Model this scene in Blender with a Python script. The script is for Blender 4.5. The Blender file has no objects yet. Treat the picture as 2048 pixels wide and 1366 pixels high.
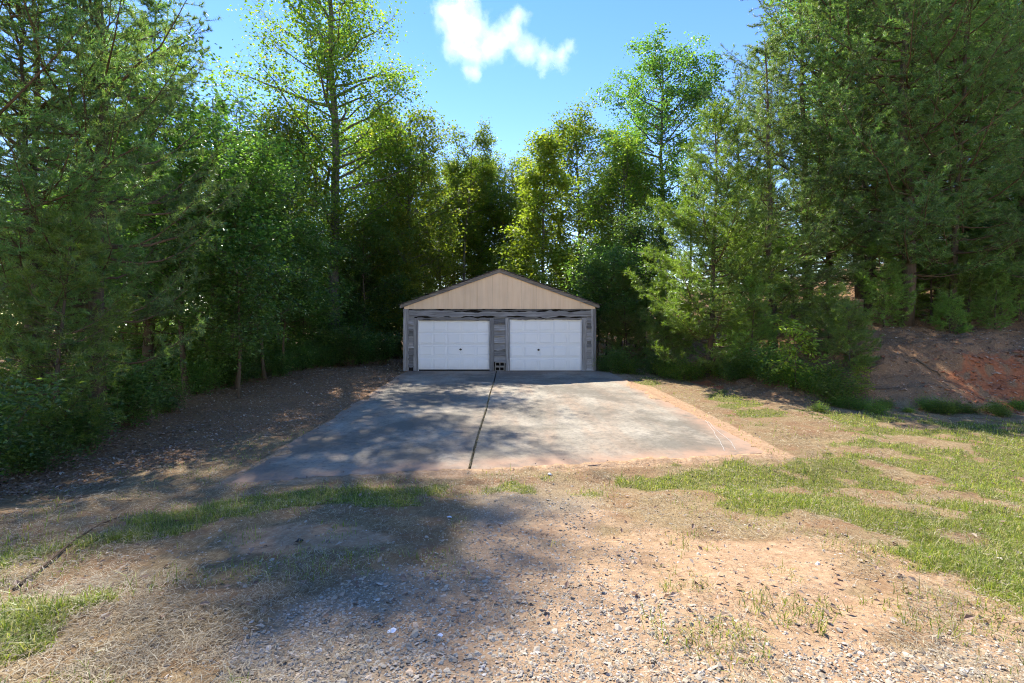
import bpy, math, random
import numpy as np
from mathutils import Vector

# ------------------------------------------------------------------ camera, sky, sun, exposure
S = bpy.context.scene
COL = S.collection
CAM_Z = 1.7
F_PX = 910.0                      # focal length in pixels of the 2048 wide photograph (16 mm)
cam = bpy.data.cameras.new('camera'); cam.lens = 16.0; cam.sensor_width = 36.0
cam.shift_y = -0.0112; cam.clip_start = 0.05; cam.clip_end = 6000
cam_o = bpy.data.objects.new('camera', cam); COL.objects.link(cam_o)
cam_o.location = (0, 0, CAM_Z); cam_o.rotation_euler = (math.radians(90), 0, 0)
S.camera = cam_o

SUN = Vector((-382.0, 910.0, 1047.0)).normalized()
W = bpy.data.worlds.new('World'); S.world = W; W.use_nodes = True
wn = W.node_tree; wn.nodes.clear()
sky = wn.nodes.new('ShaderNodeTexSky'); sky.sky_type = 'NISHITA'; sky.sun_disc = False
sky.sun_elevation = math.asin(SUN.z); sky.sun_rotation = math.atan2(SUN.x, SUN.y)
sky.air_density = 1.0; sky.dust_density = 0.0; sky.ozone_density = 3.0; sky.altitude = 300
hsv = wn.nodes.new('ShaderNodeHueSaturation'); hsv.inputs['Saturation'].default_value = 1.30; hsv.inputs['Hue'].default_value = 0.521; hsv.inputs['Value'].default_value = 0.72
bg = wn.nodes.new('ShaderNodeBackground'); bg.inputs['Strength'].default_value = 0.15
wo = wn.nodes.new('ShaderNodeOutputWorld')
wb = wn.nodes.new('ShaderNodeMix'); wb.data_type = 'RGBA'; wb.blend_type = 'MULTIPLY'; wb.inputs[0].default_value = 1.0; wb.inputs[7].default_value = (1.07, 0.81, 0.60, 1)   # daylight white balance of the whole sky
wn.links.new(sky.outputs[0], hsv.inputs['Color']); wn.links.new(hsv.outputs[0], wb.inputs[6]); wn.links.new(wb.outputs[2], bg.inputs['Color'])
wn.links.new(bg.outputs[0], wo.inputs['Surface'])

sl = bpy.data.lights.new('sun', 'SUN'); sl.energy = 2.1; sl.angle = math.radians(0.53); sl.color = (1.0, 0.96, 0.88)
so = bpy.data.objects.new('sun', sl); COL.objects.link(so)
so.rotation_euler = SUN.to_track_quat('Z', 'Y').to_euler(); so.location = (-20, 50, 60)

S.view_settings.view_transform = 'Standard'; S.view_settings.look = 'None'
S.view_settings.exposure = 2.5; S.view_settings.gamma = 1.0
S.render.engine = 'CYCLES'
cy = S.cycles
cy.max_bounces = 6; cy.diffuse_bounces = 4; cy.glossy_bounces = 2; cy.transmission_bounces = 4
cy.transparent_max_bounces = 8; cy.volume_bounces = 3; cy.sample_clamp_indirect = 6.0
cy.caustics_reflective = False; cy.caustics_refractive = False
cy.use_denoising = True; cy.filter_width = 1.1; cy.use_adaptive_sampling = True; cy.adaptive_threshold = 0.015
try: cy.denoising_prefilter = 'NONE'; cy.denoising_quality = 'HIGH'
except Exception: pass

R = np.random.default_rng(7)

# ------------------------------------------------------------------ helpers
def _hash(ix, iy, seed):
    h = (ix.astype(np.int64) * 374761393 + iy.astype(np.int64) * 668265263 + seed * 1274126177) & 0xffffffff
    h = ((h ^ (h >> 13)) * 1274126177) & 0xffffffff
    return ((h ^ (h >> 16)) & 0xffff) / 65535.0
def vnoise(x, y, seed=0):
    ix = np.floor(x); iy = np.floor(y); fx = x - ix; fy = y - iy
    fx = fx * fx * (3 - 2 * fx); fy = fy * fy * (3 - 2 * fy)
    a = _hash(ix, iy, seed); b = _hash(ix + 1, iy, seed); c = _hash(ix, iy + 1, seed); d = _hash(ix + 1, iy + 1, seed)
    return (a + (b - a) * fx) * (1 - fy) + (c + (d - c) * fx) * fy
def fbm(x, y, seed=0, octv=4):
    x = np.asarray(x, float); y = np.asarray(y, float); s = 0; a = 0.5; t = 0
    for i in range(octv):
        s = s + a * vnoise(x, y, seed + i * 17); t += a; a *= 0.5; x = x * 2.03 + 5.1; y = y * 2.03 + 1.7
    return s / t
def sst(a, b, x):
    t = np.clip((x - a) / (b - a), 0, 1); return t * t * (3 - 2 * t)
def unit(v): return v / np.maximum(np.linalg.norm(v, axis=-1, keepdims=True), 1e-9)

def make_mesh(name, V, faces, mat=None, smooth=False, attrs=None):
    """faces: list of arrays (each N x k)"""
    me = bpy.data.meshes.new(name)
    V = np.asarray(V, np.float32)
    if not isinstance(faces, (list, tuple)): faces = [faces]
    faces = [np.asarray(f, np.int32) for f in faces if len(f)]
    me.vertices.add(len(V)); me.vertices.foreach_set('co', V.ravel())
    loops = np.concatenate([f.ravel() for f in faces])
    tot = np.concatenate([np.full(len(f), f.shape[1], np.int32) for f in faces])
    start = np.concatenate([[0], np.cumsum(tot)[:-1]]).astype(np.int32)
    me.loops.add(len(loops)); me.loops.foreach_set('vertex_index', loops)
    me.polygons.add(len(tot)); me.polygons.foreach_set('loop_start', start)
    me.polygons.foreach_set('use_smooth', np.full(len(tot), bool(smooth)))
    for an, arr in (attrs or {}).items():
        ca = me.color_attributes.new(an, 'FLOAT_COLOR', 'POINT')
        ca.data.foreach_set('color', np.asarray(arr, np.float32).ravel())
    me.update(calc_edges=True); me.validate()
    if mat: me.materials.append(mat)
    return me
def obj(name, me, parent=None, loc=None, label=None, cat=None, group=None, kind=None, rot=None):
    o = bpy.data.objects.new(name, me); COL.objects.link(o)
    if parent: o.parent = parent
    if loc is not None: o.location = loc
    if rot is not None: o.rotation_euler = rot
    for k, v in (('label', label), ('category', cat), ('group', group), ('kind', kind)):
        if v: o[k] = v
    return o
class MB:
    def __init__(s): s.v = []; s.f = {}; s.n = 0
    def add(s, V, F):
        F = np.asarray(F, np.int32) + s.n; s.v.append(np.asarray(V, float)); s.n += len(V)
        s.f.setdefault(F.shape[1], []).append(F)
    def box(s, x0, x1, y0, y1, z0, z1):
        V = [(x, y, z) for z in (z0, z1) for y in (y0, y1) for x in (x0, x1)]
        s.add(V, [(0, 2, 3, 1), (4, 5, 7, 6), (0, 1, 5, 4), (2, 6, 7, 3), (0, 4, 6, 2), (1, 3, 7, 5)])
    def mesh(s, name, mat, smooth=False):
        return make_mesh(name, np.concatenate(s.v), [np.concatenate(a) for a in s.f.values()], mat, smooth)
def tube(mb, P, rad, n=6, cap=True):
    P = np.asarray(P, float); rad = np.asarray(rad, float); m = len(P)
    T = unit(np.gradient(P, axis=0)); ref = np.array([0.31, 0.17, 0.93]) if abs(T[0][2]) < .8 else np.array([0.93, .21, .1])
    A = unit(np.cross(T, ref)); B = np.cross(T, A)
    ang = np.linspace(0, 2 * np.pi, n, endpoint=False)
    V = P[:, None] + rad[:, None, None] * (np.cos(ang)[None, :, None] * A[:, None] + np.sin(ang)[None, :, None] * B[:, None])
    i = np.arange(m - 1)[:, None] * n; j = np.arange(n)[None]; k = (j + 1) % n
    F = np.stack([i + j, i + k, i + n + k, i + n + j], -1).reshape(-1, 4)
    mb.add(V.reshape(-1, 3), F)
    if cap: mb.f.setdefault(n, []).append(np.array([np.arange(n)[::-1], np.arange(n) + (m - 1) * n], np.int32) + mb.n - m * n)

# ------------------------------------------------------------------ materials
def new_mat(name):
    m = bpy.data.materials.new(name); m.use_nodes = True; nt = m.node_tree; nt.nodes.clear()
    out = nt.nodes.new('ShaderNodeOutputMaterial')
    return m, nt, out
def N(nt, t, **kw):
    n = nt.nodes.new(t)
    for k, v in kw.items():
        if k in n.inputs.keys(): n.inputs[k].default_value = v
        else: setattr(n, k, v)
    return n
def ramp(nt, src, stops):
    r = nt.nodes.new('ShaderNodeValToRGB'); e = r.color_ramp.elements
    while len(e) < len(stops): e.new(0.5)
    for el, (p, c) in zip(e, stops): el.position = p; el.color = (*c, 1) if len(c) == 3 else c
    nt.links.new(src, r.inputs[0]); return r.outputs[0]
def noise(nt, vec, scale, detail=4, rough=0.55, out='Fac', dist=0.0):
    n = N(nt, 'ShaderNodeTexNoise', Scale=scale, Detail=detail, Roughness=rough, Distortion=dist)
    if vec is not None: nt.links.new(vec, n.inputs['Vector'])
    return n.outputs[out]
def mixc(nt, fac, a, b, mode='MIX'):
    m = nt.nodes.new('ShaderNodeMix'); m.data_type = 'RGBA'; m.blend_type = mode
    for s, v in ((0, fac), (6, a), (7, b)):
        if isinstance(v, (int, float)): m.inputs[s].default_value = v
        elif isinstance(v, tuple): m.inputs[s].default_value = (*v, 1)
        else: nt.links.new(v, m.inputs[s])
    return m.outputs[2]
def math_n(nt, op, a, b=0.0, c=None, clamp=False):
    m = nt.nodes.new('ShaderNodeMath'); m.operation = op; m.use_clamp = clamp
    for i, v in enumerate((a, b, c)):
        if v is None: continue
        if isinstance(v, (int, float)): m.inputs[i].default_value = v
        else: nt.links.new(v, m.inputs[i])
    return m.outputs[0]
def bump(nt, h, strength=0.5, dist=0.02):
    b = N(nt, 'ShaderNodeBump', Strength=strength, Distance=dist); nt.links.new(h, b.inputs['Height']); return b.outputs[0]
def mapped(nt, scale=(1, 1, 1), coord='Object'):
    tc = nt.nodes.new('ShaderNodeTexCoord'); mp = nt.nodes.new('ShaderNodeMapping'); mp.inputs['Scale'].default_value = scale
    nt.links.new(tc.outputs[coord], mp.inputs[0]); return mp.outputs[0]
def principled(nt, out, color, rough=0.8, normal=None, spec=0.3):
    p = nt.nodes.new('ShaderNodeBsdfPrincipled')
    for s, v in (('Base Color', color), ('Roughness', rough), ('Specular IOR Level', spec)):
        if isinstance(v, (int, float)): p.inputs[s].default_value = v
        elif isinstance(v, tuple): p.inputs[s].default_value = (*v, 1)
        else: nt.links.new(v, p.inputs[s])
    if normal is not None: nt.links.new(normal, p.inputs['Normal'])
    if out is not None: nt.links.new(p.outputs[0], out.inputs['Surface'])
    return p.outputs[0]

def leaf_mat(name, stops, trans, tfac=0.4, rough=0.42, spec=0.45, objvar=0.25):
    m, nt, out = new_mat(name)
    g = nt.nodes.new('ShaderNodeNewGeometry'); oi = nt.nodes.new('ShaderNodeObjectInfo')
    c = ramp(nt, g.outputs['Random Per Island'], stops)
    big = noise(nt, mapped(nt, (1, 1, 1)), 0.55, 3)
    h = nt.nodes.new('ShaderNodeHueSaturation')
    v = math_n(nt, 'MULTIPLY_ADD', oi.outputs['Random'], objvar * 2, 1 - objvar)
    v2 = math_n(nt, 'MULTIPLY', v, math_n(nt, 'MULTIPLY_ADD', big, 0.9, 0.55))
    nt.links.new(v2, h.inputs['Value']); nt.links.new(c, h.inputs['Color'])
    hh = math_n(nt, 'MULTIPLY_ADD', oi.outputs['Random'], 0.03, 0.485); nt.links.new(hh, h.inputs['Hue'])
    p = principled(nt, None, h.outputs[0], rough, None, spec)
    tr = nt.nodes.new('ShaderNodeBsdfTranslucent')
    nt.links.new(mixc(nt, 1.0, h.outputs[0], trans, 'MULTIPLY'), tr.inputs[0])
    mx = nt.nodes.new('ShaderNodeMixShader'); mx.inputs[0].default_value = tfac
    nt.links.new(p, mx.inputs[1]); nt.links.new(tr.outputs[0], mx.inputs[2]); nt.links.new(mx.outputs[0], out.inputs['Surface'])
    return m
def bark_mat(name, dark, light, zs=2.0):
    m, nt, out = new_mat(name)
    v = mapped(nt, (9, 9, zs)); n = noise(nt, v, 1.6, 6, 0.65)
    n2 = noise(nt, mapped(nt, (1, 1, 1)), 1.3, 3)
    c = ramp(nt, n, [(0.3, dark), (0.7, light)])
    c = mixc(nt, math_n(nt, 'MULTIPLY', n2, 0.4), c, (0.14, 0.15, 0.10))
    principled(nt, out, c, 0.9, bump(nt, n, 1.0, 0.03), 0.15); return m
M = {}
M['needle'] = leaf_mat('pine_needles', [(0, (0.065, 0.135, 0.045)), (0.5, (0.115, 0.205, 0.065)), (0.85, (0.165, 0.255, 0.075)), (1, (0.21, 0.2, 0.075))], (2.3, 2.3, 1.05), 0.48, 0.42, 0.9)
M['needle_light'] = leaf_mat('light_pine_needles', [(0, (0.075, 0.14, 0.025)), (0.6, (0.135, 0.22, 0.038)), (1, (0.21, 0.25, 0.055))], (2.3, 2.3, 0.9), 0.45, 0.42, 0.85)
M['leaf'] = leaf_mat('broad_leaves', [(0, (0.06, 0.115, 0.026)), (0.5, (0.10, 0.175, 0.034)), (0.9, (0.15, 0.215, 0.04)), (1, (0.22, 0.2, 0.05))], (2.7, 2.5, 0.8), 0.5, 0.5, 0.4)
M['leaf_yellow'] = leaf_mat('yellow_green_leaves', [(0, (0.12, 0.17, 0.026)), (0.7, (0.19, 0.25, 0.04)), (1, (0.27, 0.28, 0.05))], (2.1, 2.1, 0.7), 0.5, 0.5, 0.35)
M['leaf_dark'] = leaf_mat('understory_leaves', [(0, (0.055, 0.11, 0.03)), (0.7, (0.09, 0.165, 0.04)), (1, (0.14, 0.2, 0.05))], (2.6, 2.6, 1.0), 0.45, 0.36, 0.55)
M['grass'] = leaf_mat('grass_blades', [(0, (0.12, 0.16, 0.022)), (0.45, (0.205, 0.25, 0.036)), (0.75, (0.28, 0.30, 0.055)), (0.86, (0.40, 0.35, 0.16)), (1, (0.46, 0.40, 0.22))], (1.8, 1.8, 0.9), 0.35, 0.45, 0.3, 0.0)
M['straw'] = leaf_mat('dry_straw', [(0, (0.20, 0.145, 0.085)), (0.5, (0.35, 0.275, 0.165)), (1, (0.52, 0.445, 0.30))], (1.3, 1.2, 1.0), 0.2, 0.6, 0.25, 0.0)
M['litter'] = leaf_mat('dead_leaves', [(0, (0.16, 0.095, 0.06)), (0.5, (0.28, 0.18, 0.115)), (0.9, (0.38, 0.29, 0.2)), (1, (0.5, 0.43, 0.33))], (1.2, 1.0, 0.8), 0.15, 0.6, 0.3, 0.0)
M['bark_pine'] = bark_mat('pine_bark', (0.045, 0.028, 0.02), (0.15, 0.095, 0.065))
M['bark'] = bark_mat('grey_bark', (0.05, 0.045, 0.036), (0.17, 0.15, 0.125))
M['twig'] = bark_mat('reddish_twig', (0.06, 0.035, 0.022), (0.19, 0.11, 0.065))

# ------------------------------------------------------------------ terrain
def slab_z(Y): return -0.027 * (18.9 - Y)
def hill_d(X, Y):
    dA = 0.99 * (X - 4.9) + 0.146 * (Y - 25); dB = 0.215 * (X - 8) + 0.977 * (Y - 11.4)
    k = 1.2; h = np.clip(0.5 + 0.5 * (dB - dA) / k, 0, 1)
    return dB * (1 - h) + dA * h - k * h * (1 - h)
def slab_left(Y): return -3.8 - 0.045 * (Y - 6.0) + 0.04 * np.sin(Y * 2.1)
def slab_right(Y): return 4.2 - 0.022 * (Y - 7.4)
def slab_front(X): return 6.02 + (X + 3.8) * 0.172
def gz(X, Y, detail=True):
    X = np.asarray(X, float); Y = np.asarray(Y, float)
    b = np.interp(Y, [-400, -10, 0, 2, 4, 6.0, 7.4, 18.9, 40, 90, 500], [1.0, 0.3, 0.16, 0.1, -0.12, -0.33, -0.325, -0.03, 0.15, 0.5, 4.0])
    d = hill_d(X, Y)
    B = 0.45 + 0.75 * sst(7.5, 11.5, X)
    z = b + B * sst(-0.2, 2.3, d + 0.7 * (fbm(X * .8, Y * .8, 91, 3) - .5)) + 0.185 * np.clip(d - 1.3, 0, 55)
    z = z - 0.05 * sst(-9, -22, X) * 8 * 0.4
    if detail:
        away = np.maximum(sst(0.1, 0.9, slab_left(Y) - X), np.maximum(sst(0.1, 0.9, X - slab_right(Y)), sst(0.05, 0.9, slab_front(X) - Y)))
        away = np.maximum(away, sst(19.2, 20, Y))
        z = z + away * (0.16 * (fbm(X * 0.45, Y * 0.45, 3, 3) - 0.5) + 0.07 * (fbm(X * 2.6, Y * 2.6, 13, 3) - 0.5)) + 0.45 * sst(-.2, 2, d) * (fbm(X * 0.9, Y * 0.9, 55, 4) - 0.5) + .28 * sst(-.3, .8, d) * sst(6, 2.5, d) * (fbm(X * 3.1, Y * 3.1, 57, 4) - .5)
        z = z - 0.015 + 0.012 * (fbm(X * 7, Y * 7, 23, 2) - .5)
    return z
def px2g(px, py):
    """point of the terrain that the photograph shows at pixel px, py"""
    Y = 8.0
    lo, hi = 1.2, 60.0
    for _ in range(40):
        Y = 0.5 * (lo + hi); X = (px - 1024) / F_PX * Y
        zr = CAM_Z - (py - 660) / F_PX * Y
        if zr > float(gz(X, Y, False)): lo = Y
        else: hi = Y
    return (px - 1024) / F_PX * Y, Y
def blob(X, Y, cx, cy, rx, ry, rot=0.0):
    c, s = math.cos(rot), math.sin(rot); dx = X - cx; dy = Y - cy
    return np.exp(-(((c * dx + s * dy) / rx) ** 2 + ((-s * dx + c * dy) / ry) ** 2))
def in_slab(X, Y, m=0.0):
    return (X > slab_left(Y) - m) & (X < slab_right(Y) + m) & (Y > slab_front(X) - m) & (Y < 18.95 + m)
def masks(X, Y):
    X = np.asarray(X, float); Y = np.asarray(Y, float)
    n1 = fbm(X * 1.1, Y * 1.1, 31, 4); n2 = fbm(X * 3.3, Y * 3.3, 47, 4); n3 = fbm(X * .6 + 9, Y * .6, 71, 3)
    d = hill_d(X, Y)
    jit = (n1 - .5) * 1.4 + (n2 - .5) * 0.9
    # gravel wheel track
    gr = sst(-0.25, 0.35, 0.88 - 0.07 * np.clip(Y - 2, 0, 99) ** 1.2 * 1.0 - np.abs(X - (-0.05 + 0.05 * Y)) * 0.8 + jit * .8) * sst(6.6, 5.2, Y + jit)
    gr = np.maximum(gr, 0.9 * sst(0.35, 0.7, blob(X, Y, 2.3, 2.0, 1.3, .55) + jit * .35))
    gr = np.maximum(gr, sst(0.4, 0.65, blob(X, Y, -0.75, 2.6, 0.9, 0.9) + jit * .4))
    gr = np.maximum(gr, 0.8 * sst(2.5, 0.5, np.hypot(X, Y)))
    # bare clay
    cl = sst(0.35, 0.75, blob(X, Y, 1.75, 3.3, 0.9, 1.25) + .6 * blob(X, Y, -2.1, 4.1, 0.9, .5) + .5 * blob(X, Y, -1.2, 3.9, .9, .35) + .55 * blob(X, Y, 0.1, 4.4, .5, .6) + .4 * blob(X, Y, 5.6, 8.8, 1.4, .4, -.3) + jit * .55)
    cl = np.maximum(cl, .62 * sst(.3, .75, blob(X, Y, 0.9, 3.1, 2.4, 2.3) + jit * .5))
    bare = np.clip(1.2 * blob(X, Y, 0.8, 3.0, 2.7, 2.3) + .5 * blob(X, Y, -1.7, 3.8, 1.5, .9), 0, 1)
    side = .75 * sst(0.55, 0.05, np.abs(X - slab_right(Y) - 0.1 + jit * .25)) * sst(7.0, 8, Y) * sst(19, 16, Y)
    fr = 0.7 * sst(0.35, 0.0, slab_front(X) - Y + jit * .3) * ((X > -4) & (X < 4.6))
    # green grass
    gn = 1.15 * blob(X, Y, 2.6, 6.35, 2.6, .55, .16) + 1.25 * blob(X, Y, -1.9, 5.35, 1.6, .48, .15) + .75 * blob(X, Y, 3.6, 5.0, 1.4, 0.7, -.3)
    gn = gn + 1.0 * blob(X, Y, 7.4, 6.2, 2.4, 2.2) + .9 * blob(X, Y, 4.3, 3.2, 1.3, 1.1) + .95 * blob(X, Y, 8.5, 3, 4, 2.6) + .7 * blob(X, Y, 9.5, 8.6, 2.5, 1.4)
    gn = gn + 1.1 * blob(X, Y, 6.0, 12.4, .55, 2.8, -.28) + .9 * blob(X, Y, 7.6, 10.3, 1.6, .55, -.2) + .9 * blob(X, Y, 4.7, 19, .7, 4)
    gn = gn + .85 * blob(X, Y, -3.4, 4.0, .55, 1.2, -.6) + .9 * blob(X, Y, -3.2, 2.4, .8, 1.0, -.5) + .6 * blob(X, Y, -2.3, 2.0, .6, .5)
    gn = gn * sst(-0.3, 0.35, 0.9 - gr) * (1 - .35 * bare)
    jj = (fbm(X * 2.0, Y * 2.0, 131, 5) - .5) * 2.0
    gnm = sst(0.42, 0.80, np.minimum(gn, .95) + jit * .7 + jj) * sst(.15, .45, gn) * (1 - .6 * cl)
    # woods floor
    lit = np.maximum(sst(-0.3, 1.0, d + jit * .8), sst(0.2, 2.0, (-4.15 - 0.34 * (Y - 5.0) * sst(12, 4, Y) * 0.0 - 0.5 * np.clip(6 - Y, -9, 6)) * 1.0 - X + jit * 1.2 - 0.55))
    lit = np.maximum(lit, sst(19.5, 22, Y + jit))
    # red clay bank
    bank = sst(10.4, 12.3, X + jit * 1.2) * sst(-0.35, 0.25, d + jit * .5) * sst(2.6, 1.1, d + jit * 1.4 + (n2 - .5) * 3) * sst(.28, .5, n2)
    bank = np.maximum(bank, .9 * sst(.5, .8, blob(X, Y, 6.3, 15.2, .7, 1.4) + jit * .6) * sst(-.3, .3, d))
    gnm = gnm * (1 - .85 * sst(0.0, .6, lit) * (X < 0)) * (1 - .7 * sst(.2, .8, d))
    return dict(gravel=gr, clay=np.clip(np.maximum(cl, np.maximum(side, fr)), 0, 1), red=np.clip(np.maximum(bank, .45 * side), 0, 1), green=gnm, litter=np.clip(lit, 0, 1), d=d, bare=bare)

def grow(a, b, step, lo, hi, g=1.13):
    core = np.arange(a, b + 1e-6, step); L = [a]; s = step
    while L[-1] > lo: s *= g; L.append(L[-1] - s)
    H = [core[-1]]; s = step
    while H[-1] < hi: s *= g; H.append(H[-1] + s)
    return np.concatenate([np.array(L[1:])[::-1], core, np.array(H[1:])])
gx = grow(-10, 14, 0.075, -600, 600); gy = grow(1.2, 16, 0.075, -300, 900)
GX, GY = np.meshgrid(gx, gy); Z = gz(GX, GY)
under = in_slab(GX, GY, -0.06) | ((GX > -4.4) & (GX < 3.4) & (GY > 18.5) & (GY < 26))
spill = in_slab(GX, GY, .05) & (((GY - slab_front(GX)) < 0.05 + .75 * np.clip(fbm(GX * 1.3, GY * 1.3, 202, 4) - .42, 0, 1)) | ((slab_right(GY) - GX) < 1.3 * np.clip(fbm(GX * 1.1, GY * .8, 207, 4) - .45, 0, 1)) | ((GX - slab_left(GY)) < .9 * np.clip(fbm(GX * 1.6, GY * 1.2, 209, 4) - .47, 0, 1)))
Z = np.where(spill, slab_z(GY) + .002 + .028 * fbm(GX * 6, GY * 6, 211, 3), np.where(under, Z - 0.14, Z))
mk = masks(GX, GY)
one = np.ones_like(GX)
attrA = np.stack([mk['gravel'], mk['clay'], mk['green'], one], -1); attrB = np.stack([mk['litter'], mk['red'], one * 0, one], -1)
ny, nx = GX.shape
idx = np.arange(ny * nx).reshape(ny, nx)
F = np.stack([idx[:-1, :-1], idx[:-1, 1:], idx[1:, 1:], idx[1:, :-1]], -1).reshape(-1, 4)

m, nt, out = new_mat('ground_soil')
a1 = nt.nodes.new('ShaderNodeVertexColor'); a1.layer_name = 'mask_a'; s1 = nt.nodes.new('ShaderNodeSeparateColor'); nt.links.new(a1.outputs[0], s1.inputs[0])
a2 = nt.nodes.new('ShaderNodeVertexColor'); a2.layer_name = 'mask_b'; s2 = nt.nodes.new('ShaderNodeSeparateColor'); nt.links.new(a2.outputs[0], s2.inputs[0])
P = mapped(nt)
nf = noise(nt, P, 14, 6, .7); nm = noise(nt, P, 2.2, 5, .6); nff = noise(nt, P, 60, 4, .7)
fib = noise(nt, mapped(nt, (55, 12, 20)), 1.0, 4, .7, dist=1.5)
thatch = ramp(nt, fib, [(0.28, (0.11, 0.075, 0.045)), (0.5, (0.24, 0.18, 0.105)), (0.72, (0.37, 0.31, 0.2))])
thatch = mixc(nt, ramp(nt, nm, [(.45, (0, 0, 0)), (.7, (1, 1, 1))]), thatch, (0.21, 0.125, 0.075))
clayc = ramp(nt, nf, [(0.25, (0.26, 0.165, 0.10)), (0.55, (0.41, 0.285, 0.19)), (0.8, (0.52, 0.41, 0.30))])
vor = N(nt, 'ShaderNodeTexVoronoi', Scale=7.0); vor.feature = 'DISTANCE_TO_EDGE'; nt.links.new(noise(nt, P, 3, 3, .6, 'Color'), vor.inputs['Vector'])
vor2 = N(nt, 'ShaderNodeTexVoronoi', Scale=11.0); vor2.feature = 'DISTANCE_TO_EDGE'; nt.links.new(P, vor2.inputs['Vector'])
crack = math_n(nt, 'MULTIPLY', ramp(nt, vor2.outputs['Distance'], [(0.0, (1, 1, 1)), (0.05, (0, 0, 0))]), ramp(nt, nm, [(.4, (0, 0, 0)), (.6, (1, 1, 1))]))
clayc = mixc(nt, math_n(nt, 'MULTIPLY', crack, .55), clayc, (0.12, 0.07, 0.04))
redc = ramp(nt, nf, [(0.25, (0.20, 0.065, 0.033)), (0.6, (0.43, 0.165, 0.08)), (0.85, (0.52, 0.27, 0.15))])
grav = ramp(nt, nff, [(0.25, (0.13, 0.10, 0.072)), (0.5, (0.29, 0.235, 0.175)), (0.75, (0.42, 0.37, 0.30))])
litc = ramp(nt, noise(nt, mapped(nt, (30, 18, 20)), 1.2, 6, .75), [(0.28, (0.12, 0.068, 0.038)), (0.52, (0.28, 0.17, 0.098)), (0.75, (0.42, 0.30, 0.195))])
greenc = ramp(nt, nf, [(0.3, (0.07, 0.08, 0.02)), (0.7, (0.17, 0.19, 0.05))])
c = mixc(nt, s1.outputs[0], thatch, grav)
def sharp(f, w=0.5): return ramp(nt, math_n(nt, 'ADD', f, math_n(nt, 'MULTIPLY_ADD', nf, w, -w / 2)), [(.3, (0, 0, 0)), (.7, (1, 1, 1))])
c = mixc(nt, sharp(s1.outputs[1]), c, clayc); c = mixc(nt, math_n(nt, 'MULTIPLY', sharp(s1.outputs[2]), .8), c, greenc)
c = mixc(nt, sharp(s2.outputs[0]), c, litc); c = mixc(nt, sharp(s2.outputs[1], .9), c, redc)
c = mixc(nt, 1.0, c, (1.0, .92, .79), 'MULTIPLY')
h = math_n(nt, 'ADD', nf, math_n(nt, 'MULTIPLY', nff, .5))
principled(nt, out, c, 0.95, bump(nt, h, 0.8, 0.025), 0.1)
M['soil'] = m
ground = obj('ground', make_mesh('ground', np.stack([GX, GY, Z], -1).reshape(-1, 3), F, M['soil'], True,
    {'mask_a': attrA.reshape(-1, 4), 'mask_b': attrB.reshape(-1, 4)}), kind='structure')

# ------------------------------------------------------------------ concrete driveway: two pours with a seam
m, nt, out = new_mat('stained_concrete')
P = mapped(nt); nb = noise(nt, P, 0.42, 5, .62, dist=.6); nb2 = noise(nt, P, 1.7, 6, .65); nf = noise(nt, P, 90, 3, .7); st = noise(nt, mapped(nt, (1.4, .25, 1)), 1.5, 5, .6)
c = ramp(nt, nb2, [(0.3, (0.30, 0.25, 0.18)), (0.7, (0.45, 0.39, 0.295))])
c = mixc(nt, ramp(nt, st, [(.44, (0, 0, 0)), (.68, (.7, .7, .7))]), c, (0.35, 0.235, 0.15))
mil = math_n(nt, 'ADD', math_n(nt, 'MULTIPLY', nb, .65), math_n(nt, 'MULTIPLY', noise(nt, P, 3.4, 8, .75), .35))
c = mixc(nt, ramp(nt, mil, [(.43, (0, 0, 0)), (.55, (.75, .75, .75))]), c, (0.13, 0.112, 0.083))
c = mixc(nt, ramp(nt, noise(nt, P, 12, 6, .75), [(.47, (0, 0, 0)), (.70, (.6, .6, .6))]), c, (0.10, 0.086, 0.064))
at = nt.nodes.new('ShaderNodeVertexColor'); at.layer_name = 'edge_stain'
c = mixc(nt, math_n(nt, 'MULTIPLY', at.outputs[0], ramp(nt, noise(nt, P, 2.6, 6, .7), [(.28, (0, 0, 0)), (.55, (1, 1, 1))])), c, (0.40, 0.245, 0.155))
c = mixc(nt, math_n(nt, 'MULTIPLY', nf, .35), c, mixc(nt, 1.0, c, (.55, .55, .55), 'MULTIPLY'))
principled(nt, out, c, 0.9, bump(nt, math_n(nt, 'ADD', nf, nb2), 0.35, 0.008), 0.2)
M['concrete'] = m
drive = obj('driveway', None, kind='structure', loc=(0, 0, 0))
SEAM = -0.63
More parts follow.
